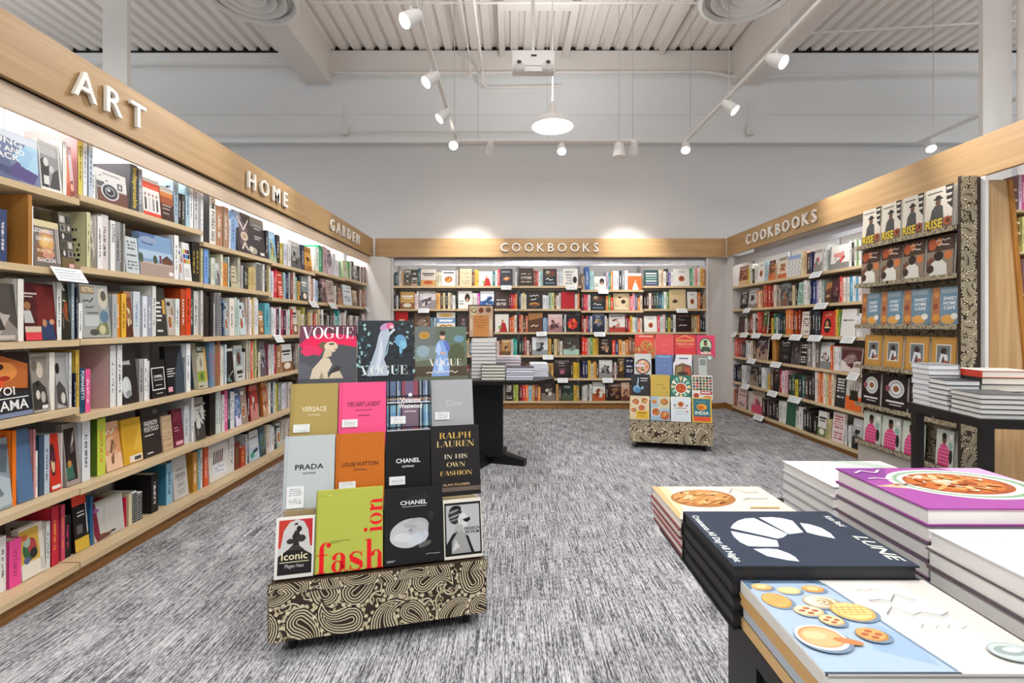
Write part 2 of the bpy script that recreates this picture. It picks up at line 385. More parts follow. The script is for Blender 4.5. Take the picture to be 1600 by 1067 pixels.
def face_book(name, label, group, loc, rotz, w, h, t_, col, acc='888888', pat=0, lean=0, art=None, spine=None, parts=True, cat='book', b=.003, pages=PAGE, rx=None, sr=False):
    rot = (-lean if rx is None else rx, 0, rotz)
    if lean: loc = (loc[0], loc[1], loc[2] + t_ * math.sin(lean) + .0003)
    if not parts:
        mb = MB(); cover_faces(mb, w, h, t_, col, acc, pat, b, spine, pages, sr)
        if art: art_mesh(art, w, h, mb)
        o = mb.build(name, M_PRINT, None, loc, rot); return tag(o, label, cat, group)
    o = thing(name, label, cat, loc, rot, group)
    mb = MB(); cover_faces(mb, w, h, t_, col, acc, pat, b, spine, None, sr); mb.build('cover', M_PRINT, o)
    mb = MB(); mb.box(-w / 2 + (.004 if sr else b), w / 2 - (b if sr else .004), b, t_ - b, .003, h - .004, pages); mb.build('page_block', M_PRINT, o)
    if art: art_mesh(art, w, h).build('cover_print', M_PRINT, o)
    return o

CN = [('black', '151515'), ('dark grey', '45454a'), ('grey', '8a8a8c'), ('silver grey', 'b9bbbd'), ('white', 'eceae6'), ('cream', 'd9cfb6'), ('tan', 'c0a070'),
      ('brown', '75492c'), ('dark brown', '3a2620'), ('maroon', '651c2c'), ('red', 'c3282a'), ('orange', 'dc7424'), ('yellow', 'dcbc48'), ('olive', '8c8440'),
      ('lime green', 'b6c648'), ('green', '3c8c52'), ('dark green', '263c32'), ('teal', '2c8088'), ('pale aqua', 'b4d4cc'), ('pale blue', 'b2c6d6'),
      ('blue', '5a82b8'), ('navy blue', '202c4a'), ('lavender', 'b2aed0'), ('purple', '5c3c60'), ('pink', 'd884a0'), ('hot pink', 'e04488'), ('pale pink', 'dcc0bc')]
CN = [(n, tuple(int(h[i:i + 2], 16) for i in (0, 2, 4))) for n, h in CN]
def cname(h):
    h = ''.join(a * 2 for a in h) if len(h) == 3 else h
    c = tuple(int(h[i:i + 2], 16) for i in (0, 2, 4))
    if max(c) - min(c) < 22: return min([e for e in CN if e[0] in ('black', 'dark grey', 'grey', 'silver grey', 'white')], key=lambda e: abs(sum(c) - sum(e[1])))[0]
    return min(CN, key=lambda e: sum((a - b) ** 2 for a, b in zip(c, e[1])))[0]
ORD = 'first second third fourth fifth sixth seventh eighth ninth tenth eleventh twelfth thirteenth fourteenth fifteenth sixteenth seventeenth eighteenth nineteenth twentieth'.split()
def ordn(i):
    if i < 20: return ORD[i]
    if i < 29: return 'twenty-' + ORD[i - 20]
    return ['thirtieth'][0] if i == 29 else ('thirty-' + ORD[i - 30] if i < 39 else 'fortieth' if i == 39 else 'forty-' + ORD[i - 40])
# ================================================================== the setting
YW = 7.5                                                           # rear wall
mb = MB(); mb.box(-9, 11, -5, 9, FZ - .1, FZ); struct(mb.build('floor', M_CARPET))
mb = MB(); mb.box(-9, 11, YW, YW + .2, FZ, 3.99); struct(mb.build('wall_back', M_WALLP))
mb = MB(); mb.box(-9, 11, YW - .07, YW + .2, 3.99, 5.6); mb.box(-9, 11, YW - .10, YW - .07, 3.99, 4.06); mb.box(-9, 11, YW - .085, YW - .07, 4.42, 4.45)
struct(mb.build('wall_back_upper', M_UPPER))
# corrugated roof deck
mb = MB(); x = -9.0; prof = []
while x < 11:
    prof += [(x, 5.40), (x + .105, 5.40), (x + .125, 5.455), (x + .18, 5.455)]; x += .2
for a, b in zip(prof, prof[1:]): mb.face([(a[0], -5, a[1]), (a[0], YW, a[1]), (b[0], YW, b[1]), (b[0], -5, b[1])])
mb.face([(-9, -5, 5.6), (11, -5, 5.6), (11, YW, 5.6), (-9, YW, 5.6)])
struct(mb.build('ceiling', M_DECK))
def beam(name, *b): mb = MB(); mb.box(*b); return struct(mb.build(name, M_BEAM))
beam('trim_1', -3.12, -2.73, -5, YW - .07, 4.87, 5.40)
beam('trim_2', 3.37, 3.78, -5, YW - .07, 4.87, 5.40)
beam('trim_3', -2.73, 3.37, YW - .13, YW - .079, 5.05, 5.372)
beam('trim_4', -.17, -.09, 4, YW - .13, 5.26, 5.40)
beam('trim_5', .78, .88, 4, YW - .13, 5.26, 5.40)
beam('trim_6', -.09, .78, 6.15, 6.3, 5.28, 5.40)
mb = MB(); mb.box(-9, 11, YW - .078, YW - .0705, 5.37, 5.46); struct(mb.build('trim_8', M_BLACKWOOD))  # black strip paints in the shade of the open rib ends
beam('trim_7', 2.25, 2.31, 4, YW - .13, 5.30, 5.40)
for nm, x0, x1, yy in (('column_left', -4.2, -3.95, 5.0), ('column_right', 4.92, 5.22, 5.06)):
    mb = MB(); mb.box(x0, x1, yy, yy + .05, FZ, 5.4); o = struct(mb.build(nm.replace('column', 'pillar'), M_WHITEM))
def pipe(label, pts, r=.018, cat='pipe'):
    mb = MB(); mb.tube(pts, r, 8); return tag(mb.build('ceiling_pipe', M_PIPE, smooth=True), label, cat)
YP = YW - .22
pipe('long pale pipe running along the rear wall below the deck', [(-8.5, YP, 5.13), (-3.1, YP, 5.13), (-2.9, YP, 5.12), (-2.65, YP, 5.0), (-2.4, YP, 4.98), (2.9, YP, 5.0), (3.1, YP, 4.98), (3.3, YP, 4.93), (6, YP, 5.0), (9, YP, 5.03)], .02)
pipe('thin conduit crossing the roof deck above the white emergency light', [(-2.5, 6.05, 5.22), (2.9, 6.05, 5.22)], .014)
pipe('pipe dropping to the rear wall left of the emergency light', [(-.45, 4, 4.98), (-.42, YP - .12, 4.98), (-.42, YP - .06, 4.8), (-.35, YP - .04, 4.74), (.75, YP - .04, 4.76)], .022)
pipe('slim conduit running towards the rear wall beside the left track', [(-.62, 4, 5.1), (-.6, YP - .1, 5.1), (-.6, YP - .1, 4.85)], .013)
pipe('conduit tucked on the roof deck right of the right diffuser', [(3.4, 6.9, 5.3), (6.9, 6.6, 5.34), (7.05, 6.2, 5.36)], .016)
pipe('pale vertical pipe strapped to the white right column', [(5.27, 5.02, FZ), (5.27, 5.02, 5.38)], .03)
pipe('low thin rail along the lit ledge of the rear wall', [(-5.2, YW - .14, 4.1), (-2.9, YW - .14, 4.1), (-2.6, YW - .14, 4.14), (.5, YW - .14, 4.14)], .012)

# round supply diffusers
for lab, cx, cy in (('round white ceiling diffuser above the ART sign side', -2.70, 5.03), ('round white ceiling diffuser right of the emergency light', 2.44, 5.0)):
    d = thing('ceiling_diffuser', lab, 'air vent', (cx, cy, 4.6), group='round supply diffusers')
    mb = MB(); mb.lathe([(.24, .8), (.24, .12), (.47, .05), (.48, .0), (.44, -.015), (.41, .03)], 40); mb.build('outer_ring', M_WHITEM, d, smooth=True)
    for i, r in enumerate((.34, .24, .14)):
        mb = MB(); mb.lathe([(r - .07, .07), (r, .0), (r + .012, -.004), (r + .012, .012), (r - .05, .09)], 36); mb.build('vane_ring', M_WHITEM, d, smooth=True)
    mb = MB(); mb.lathe([(0.001, -.005), (.05, .0), (.06, .03), (0.001, .06)], 24); mb.build('centre_cap', M_WHITEM, d, smooth=True)

# emergency light on its pole
e = thing('emergency_light', 'white twin-head emergency light hanging on a pole from the deck', 'light', (.205, 4.4, 3.51))
mb = MB(); mb.box(-.19, .19, 0, .09, 0, .19); mb.box(-.16, .16, -.008, 0, .05, .15); mb.build('housing', M_WHITEM, e)
mb = MB(); mb.tube([(0, .045, .19), (0, .045, 1.89)], .016); mb.build('pole', M_WHITEM, e)
for sx in (-.13, .13):
    mb = MB(); mb.lathe([(.02, .07), (.05, .03), (.055, 0), (.05, -.004)], 18, T=Matrix.Translation((sx, -.0, .03)) @ Matrix.Rotation(math.radians(75), 4, 'X')); hd = mb.build('lamp_head', M_WHITEM, e, smooth=True)
    mb = MB(); mb.lathe([(.05, -.002), (.001, -.006)], 18, T=Matrix.Translation((sx, -.0, .03)) @ Matrix.Rotation(math.radians(75), 4, 'X')); mb.build('lens', M_STEEL, hd)
mb = MB(); mb.box(-.02, .03, -.012, -.008, .13, .145); mb.build('indicator', M_BLACK, e)

# pendants
def pendant(label, x, y, z, r, power, dn=1.0):
    p = thing('pendant_lamp', label, 'lamp', (x, y, z), group='dome pendant lamps')
    mb = MB(); mb.lathe([(r, 0), (r * .98, .03), (r * .75, .09), (r * .3, .13), (.05, .17), (.04, .26), (.001, .27)], 36); mb.build('shade', M_WHITEM, p, smooth=True)
    mb = MB(); mb.lathe([(r * .97, .006), (.001, .005)], 36); mb.build('diffuser', M_DOME, p)
    mb = MB(); mb.tube([(0, 0, .27), (0, 0, 5.4 - z)], .006, 6); mb.build('cord', M_WHITEM, p)
    area('pendant_light', (x, y, z - .02), r * 1.8, power * dn)
    area('added_uplight', (x, y, z + .3), r * 1.8, power * .75, (math.pi, 0, 0))   # upward light added above the shade to brighten the ceiling
pendant('glowing white dome pendant hanging before the rear wall', .473, 5.5, 3.45, .235, 55)
for i, (x, y) in enumerate(((-2.6, 1.6), (.9, 1.6), (4.2, 1.6), (-2.6, -1.4), (.9, -1.4), (4.2, -1.4), (-6.3, 4.2), (7.8, 4.2))):  # unseen pendants, added to brighten the floor and ceiling
    l = bpy.data.objects
    pendant(['white dome pendant over the ART bays, above the frame', 'white dome pendant high over the fashion display, above the frame', 'white dome pendant over the right aisle, above the frame',
             'white dome pendant behind the viewer on the left', 'white dome pendant behind the viewer', 'white dome pendant behind the viewer on the right',
             'white dome pendant in the aisle behind the left bookcases', 'white dome pendant in the aisle behind the right bookcases'][i], x, y, 4.2, .235, 120, .62 if y > 0 and x > -3 and x < 5 else 1.0)

# track lighting
ZT = 3.6
def track(label, a, b, rods):
    t_ = thing('light_track', label, 'track light', a, group='lighting tracks')
    v = Vector(b) - Vector(a); mb = MB(); L = v.length; ang = math.atan2(v.y, v.x)
    mb.box(0, L, -.018, .018, -.012, .02, T=Matrix.Rotation(ang, 4, 'Z')); mb.build('rail', M_WHITEM, t_)
    for r_ in rods:
        p = v * r_; mb = MB(); mb.tube([(p.x, p.y, .02), (p.x, p.y, 5.4 - ZT)], .004, 6); mb.build('hanger_rod', M_STEEL, t_)
track('white lighting track left of centre pointing to the rear wall', (-.735, -2, ZT), (-.70, 6.22, ZT), (.1, .4, .72, .98))
track('white lighting track right of centre pointing to the rear wall', (2.31, -2, ZT), (2.28, 6.33, ZT), (.1, .4, .72, .85, .98))
track('white lighting track at far right, above the right fascia', (5.35, 1, ZT), (5.35, 6.42, ZT), (.2, .8, .95))
track('short cross track in front of the rear wall', (-.66, 6.3, ZT), (1.7, 6.3, ZT), (.1, .48, .95))
def head(label, x, y, tgt, lit=1, power=55, ang=46, z=ZT, blend=.6):
    h = thing('spot_head', label, 'spotlight', (x, y, z), group='track spot heads')
    mb = MB(); mb.tube([(0, 0, -.012), (0, 0, -.07)], .011); mb.build('stem', M_WHITEM, h)
    d = (Vector(tgt) - Vector((x, y, z - .1))).normalized(); q = d.to_track_quat('-Z', 'Y').to_matrix().to_4x4(); T4 = Matrix.Translation((0, 0, -.1)) @ q
    mb = MB(); mb.lathe([(.001, .09), (.038, .085), (.05, .04), (.06, -.07), (.054, -.075), (.052, -.055)], 20, T=T4); mb.build('can', M_WHITEM, h, smooth=True)
    mb = MB(); mb.lathe([(.053, -.068), (.001, -.07)], 20, T=T4); mb.build('lens', M_LAMP if lit else M_STEEL, h)
    if lit: spot('track_spot', Vector((x, y, z - .1)) + d * .1, tgt, power, ang, blend)
head('lit spot head nearest the viewer on the left track', -.74, 3.62, (-2.0, 2.5, 2.1), power=110, ang=62)
head('lit spot head second along the left track', -.74, 4.52, (-2.0, 3.6, 2.1), power=110, ang=62)
head('lit spot head third along the left track', -.73, 5.3, (-2.0, 4.7, 2.1), power=90, ang=56)
head('lit spot head at the far end of the left track', -.72, 6.15, (-.6, 2.2, .7), power=45, ang=36)
head('lit spot head under the dome pendant on the cross track', .66, 6.3, (.5, 3.6, 0), power=80)
head('small spot head at the left of the cross track facing the rear fascia', -.27, 6.3, (-.58, 7.06, 2.42), power=420, ang=52, blend=1.0)
head('small spot head at the right of the cross track facing the rear fascia', 1.6, 6.3, (1.74, 7.06, 2.42), power=420, ang=52, blend=1.0)
head('lit spot head at the far end of the right track', 2.25, 6.25, (1.5, 4.2, .6), power=80)
head('lit spot head in the middle of the right track', 2.3, 5.1, (3.14, 4.45, 2.42), power=380, ang=46, blend=1.0)
head('lit spot head nearest the viewer on the right track', 2.3, 4.2, (3.14, 3.0, 2.4), power=380, ang=46, blend=1.0)
head('lit spot head above the right fascia', 5.35, 6.2, (4.6, 4.6, 1.2), power=40)
head('lit spot head out of view above the front table', 2.31, 2.3, (1.0, 1.1, .8), power=18)
# small unlit pendant lamp on a long cable
s_ = thing('hanging_lamp_can', 'white tapered can hanging on a long cable right of the dome lamp', 'speaker', (1.36, 6.1, 3.32))
mb = MB(); mb.lathe([(.08, 0), (.055, .17), (.02, .19), (.001, .19)], 20); mb.lathe([(.078, .002), (.001, .002)], 20); mb.build('can', M_WHITEM, s_, smooth=False)
mb = MB(); mb.tube([(0, 0, .19), (0, 0, 2.08)], .005, 6); mb.build('cable', M_STEEL, s_)
for lab, x in (('small box fitting on the upper rear wall, left', -2.52), ('small box fitting on the upper rear wall, right', 3.63)):
    b = thing('wall_fitting', lab, 'fixture', (x, YW - .1, 4.1)); mb = MB(); mb.box(-.05, .05, -.05, 0, 0, .12); mb.build('box', M_WHITEM, b)
    mb = MB(); mb.tube([(0, -.03, .12), (0, -.03, .5)], .012); mb.build('conduit', M_WHITEM, b)

# ================================================================== bookcases
XL, XR, YB = -2.056, 3.17, 7.09
DEP = .34
LB = [1.389 + .931 * i for i in range(7)]
LBOARDS = [[1.813, 1.47, 1.143, .822, .435, .078], [1.838, 1.494, 1.146, .779, .43, .08], [1.77, 1.49, 1.131, .776, .42, .072],
           [1.757, 1.45, 1.118, .776, .42, .072], [1.785, 1.455, 1.118, .776, .42, .072], [1.80, 1.46, 1.118, .776, .42, .072]]
BX = [-1.712 + .914 * i for i in range(6)]
BBOARDS = [[1.78, 1.444, 1.105, .766, .43, .097]] * 3 + [[1.722, 1.42, 1.10, .772, .43, .097], [1.78, 1.444, 1.105, .766, .43, .097]]
RY = [6.95, 6.05, 5.15, 4.35]
RBOARDS = [[1.755, 1.43, 1.10, .765, .41, .06]] * 3
def bay(label, loc, rotz, w, boards, group, depth=DEP, ends=()):
    o = thing('bookcase_bay', label, 'bookcase', loc, (0, 0, rotz), group)
    mb = MB(); mb.box(0, w, depth, depth + .02, FZ, 2.4); mb.build('back_panel', M_BACKP, o)
    for x in (.0, w - .025): mb = MB(); mb.box(x, x + .025, depth - .012, depth, .02, 2.25); mb.build('slotted_upright', M_STEEL, o)
    mb = MB(); mb.box(0, w, .03, .05, FZ, boards[-1] - .03); mb.build('plinth', M_BASE, o)
    for x0, x1 in ends: mb = MB(); mb.box(x0, x1, -.01, depth + .02, FZ, 2.19); mb.build('end_panel', M_FILL, o)
    sh = []
    for i, z in enumerate(boards):
        mb = MB(); mb.box(.002, w - .002, 0, depth - .013, z - .03, z); s = mb.build('shelf', M_OAK, o); sh.append(s)
        if i == len(boards) - 1: continue
        for x in (.035, w - .035):
            mb = MB(); mb.prism([(0, 0), (-.07, 0), (0, -.032)], x - .0015, x + .0015, T=Matrix(((0, 0, 1, 0), (1, 0, 0, depth - .013), (0, 1, 0, z - .0305), (0, 0, 0, 1))))
            mb.build('bracket', M_WHITEM, s)
    return sh
LN = ['nearest left bay', 'ART bay', 'HOME bay', 'bay right of HOME', 'GARDEN bay', 'last left bay']
LNL = ['oak bookcase bay nearest the viewer on the left wall', 'oak bookcase bay under the ART sign on the left wall', 'oak bookcase bay under the HOME sign on the left wall',
       'oak bookcase bay right of the HOME sign on the left wall', 'oak bookcase bay under the GARDEN sign on the left wall', 'last oak bookcase bay on the left wall, by the rear corner']
LS = [bay(LNL[i], (XL, LB[i], 0), math.pi / 2, .929, LBOARDS[i], 'left wall bookcase bays') for i in range(6)]
BNL = [f'{a} rear bookcase bay from the left, under the back COOKBOOKS sign' for a in ORD[:5]]
BS = [bay(BNL[i], (BX[i], YB, 0), 0, .912, BBOARDS[i], 'rear wall bookcase bays', .31, {0: [(-.021, -.0015)], 4: [(.9135, .9355)]}.get(i, ())) for i in range(5)]
RN = ['far right-wall bay', 'middle right-wall bay', 'right-wall bay beside rack']
RNL = ['far cookbook bookcase bay on the right wall, by the rear corner', 'middle cookbook bookcase bay on the right wall', 'cookbook bookcase bay on the right wall beside the paisley rack']
RS = [bay(RNL[i], (XR, RY[i], 0), -math.pi / 2, RY[i] - RY[i + 1] - .002, RBOARDS[i], 'right wall bookcase bays', .31) for i in range(3)]

# corner fillers and side panels
for nm, pts in (('wall_left_filler', [(-2.36, 6.985), (-2.06, 6.985), (-1.735, YB + .01), (-1.735, YB + .31), (-2.36, YB + .31)]),
                ('wall_right_filler', [(3.5, 6.96), (3.18, 6.96), (3.18, YB + .1), (2.885, YB + .01), (2.885, YB + .31), (3.5, YB + .31)])):
    mb = MB(); mb.prism(pts, 0.06, 2.2); struct(mb.build(nm, M_FILL))
    mb = MB(); mb.prism([(x, y - .008) for x, y in pts], FZ, .06); struct(mb.build(nm.replace('wall', 'baseboard'), M_BASE))
# fascias with raised letters
def fascia(label, loc, rotz, L, z0, z1, words, strip=True, recess=.03):
    o = thing('fascia', label, 'sign', loc, (0, 0, rotz))
    mb = MB(); mb.box(0, L, 0, .03, z0, z1); mb.box(0, L, .03, .40, z1 - .02, z1); mb.build('board', M_FASCIA, o)
    if strip: mb = MB(); mb.box(0, L, recess, recess + .02, z0 - .112, z0 + .03); mb.build('lower_strip', M_STRIP, o); mb = MB(); mb.box(0, L, recess - .002, recess, z0 - .009, z0 - .0005); mb.build('painted_gap_shadow', M_BLACKWOOD, o)  # the black strip paints in the shadow line under the board
    for wd, xa, xb, zc, hh, bold in words:
        wds = [text_mesh(ch, bold) for ch in wd]; tot = sum(w_[2] for w_ in wds); gap = ((xb - xa) - tot * hh) / (len(wd) - 1); x = xa
        for ch, (vs, fs, w_) in zip(wd, wds):
            mb = MB(); edges = {}
            for f in fs:
                mb.face([(x + vs[i][0] * hh, -.024, zc - hh / 2 + vs[i][1] * hh) for i in f])
                for a, b in zip(f, f[1:] + f[:1]): edges[(a, b)] = 1
            for a, b in edges:
                if (b, a) not in edges:
                    A, B = vs[a], vs[b]; q = [(x + A[0] * hh, zc - hh / 2 + A[1] * hh), (x + B[0] * hh, zc - hh / 2 + B[1] * hh)]
                    mb.face([(q[0][0], -.024, q[0][1]), (q[0][0], -.006, q[0][1]), (q[1][0], -.006, q[1][1]), (q[1][0], -.024, q[1][1])])
            mb.build('letter', M_LETTER, o); x += w_ * hh + gap
    return o
XF = -2.0
def yl(u, X=2.0): return F * X / (CU - u)
Y0 = 1.39
fascia('long oak fascia over the left bookcases lettered ART, HOME and GARDEN', (XF, Y0, 0), math.pi / 2, YB - .03 - Y0, 2.2, 2.46,
       [('ART', yl(108) - Y0, yl(222) - Y0, 2.327, .125, .012), ('HOME', yl(384) - Y0, yl(446) - Y0, 2.315, .125, .012), ('GARDEN', yl(514) - Y0, yl(559.5) - Y0, 2.325, .125, .012)])
fascia('oak fascia across the rear bookcases lettered COOKBOOKS', (XF + .03, YB - .03, 0), 0, 5.10, 2.197, 2.467,
       [('COOKBOOKS', (782 - CU) / F * 7.06 + 1.97, (935 - CU) / F * 7.06 + 1.97, 2.335, .125, .004)], False)
YR0 = YB - .035
fascia('oak fascia over the right bookcases lettered COOKBOOKS', (3.14, YR0, 0), -math.pi / 2, YR0 - 2.6, 2.205, 2.473,
       [('COOKBOOKS', YR0 - F * 3.14 / (1168 - CU), YR0 - F * 3.14 / (1278 - CU), 2.335, .13, .006)], False)
# metal light valances
def valance(label, loc, rotz, w, word):
    o = thing('light_valance', label, 'valance', loc, (0, 0, rotz), 'metal light valances')
    mb = MB(); mb.prism([(0, 0), (.02, 0), (.05, .115), (.03, .115)], 0, w - .004, T=Matrix(((0, 0, 1, 0), (1, 0, 0, 0), (0, 1, 0, 0), (0, 0, 0, 1)))); mb.build('panel', M_VAL, o)
    if word:
        a = art_mesh([T(word, .5, .12, .42, 'f4f4f4', font='b')], w, .115, start=.001, T4=Matrix.Translation((w / 2, 0, 0)) @ Matrix.Rotation(math.radians(-14.6), 4, 'X')); a.build('lettering', M_PRINT, o)
for i in range(5): valance(f'{ORD[i]} grey metal valance from the left on the rear bookcases, reading Cookbooks', (BX[i] + .002, YB + .02, 2.075), 0, .914, 'Cookbooks')
for i in range(3): valance(['grey metal valance over the far right-wall bay', 'grey metal valance over the middle right-wall bay', 'grey metal valance over the right-wall bay beside rack'][i], (XR + .02, RY[i] - .002, 2.06), -math.pi / 2, RY[i] - RY[i + 1], None)

# shelf tags hang on the front edges
def tag_part(shelf, x0, x1, z):
    mb = MB(); n = 1
    Tm = Matrix.Translation(((x0 + x1) / 2, -.004, z + .004)) @ Matrix.Rotation(math.radians(-32), 4, 'X'); w = x1 - x0
    mb.box(-w / 2, w / 2, -.003, 0, -.075, 0, hx('eef0ef'), T=Tm)
    art_mesh([R(.08, .15 + .2 * i, .9 - .1 * (i % 2), .23 + .2 * i, 'a9b4b8') for i in range(4)], w, .075, mb, .0034, Tm @ Matrix.Translation((0, 0, -.075)))
    mb.build('price_tag', M_PRINT, shelf)
for u0, u1, r in ((76, 130, 1), (420, 437, 2), (481, 493, 1), (512, 522, 1), (569, 573.5, 1)):
    ya, yb = F * 2.056 / (CU - u0), F * 2.056 / (CU - u1); i = max(j for j in range(6) if LB[j] <= (ya + yb) / 2)
    tag_part(LS[i][r], max(.004, ya - LB[i]), min(.925, yb - LB[i]), LBOARDS[i][r])
for u0, u1, r in ((783, 799, 0), (884, 901, 0), (934, 950, 0), (654, 671, 1), (1056, 1073, 1), (838, 854, 2), (928, 945, 2), (848, 864, 3), (871, 887, 4), (941, 957, 4)):
    xa, xb = (u0 - CU) / F * YB, (u1 - CU) / F * YB; i = max(j for j in range(5) if BX[j] <= (xa + xb) / 2)
    tag_part(BS[i][r], xa - BX[i], xb - BX[i], BBOARDS[i][r])
for u0, u1, r in ((1270, 1287, 0), (1165, 1175, 1), (1277, 1296, 1), (1146, 1153, 2), (1160, 1171, 2), (1178, 1191, 2), (1210, 1224, 2), (1238, 1255, 2), (1267, 1287, 2), (1319, 1339, 2),
                  (1171, 1183, 3), (1208, 1223, 3), (1329, 1345, 3), (1162, 1173, 4), (1203, 1217, 4), (1236, 1254, 4), (1181, 1195, 5)):
    ya, yb = F * XR / (u0 - CU), F * XR / (u1 - CU); m_ = (ya + yb) / 2
    i = max([j for j in range(3) if RY[j] >= m_] or [0]); w_ = RY[i] - RY[i + 1]
    tag_part(RS[i][r], max(.004, RY[i] - ya), min(w_ - .004, RY[i] - yb), RBOARDS[i][r])
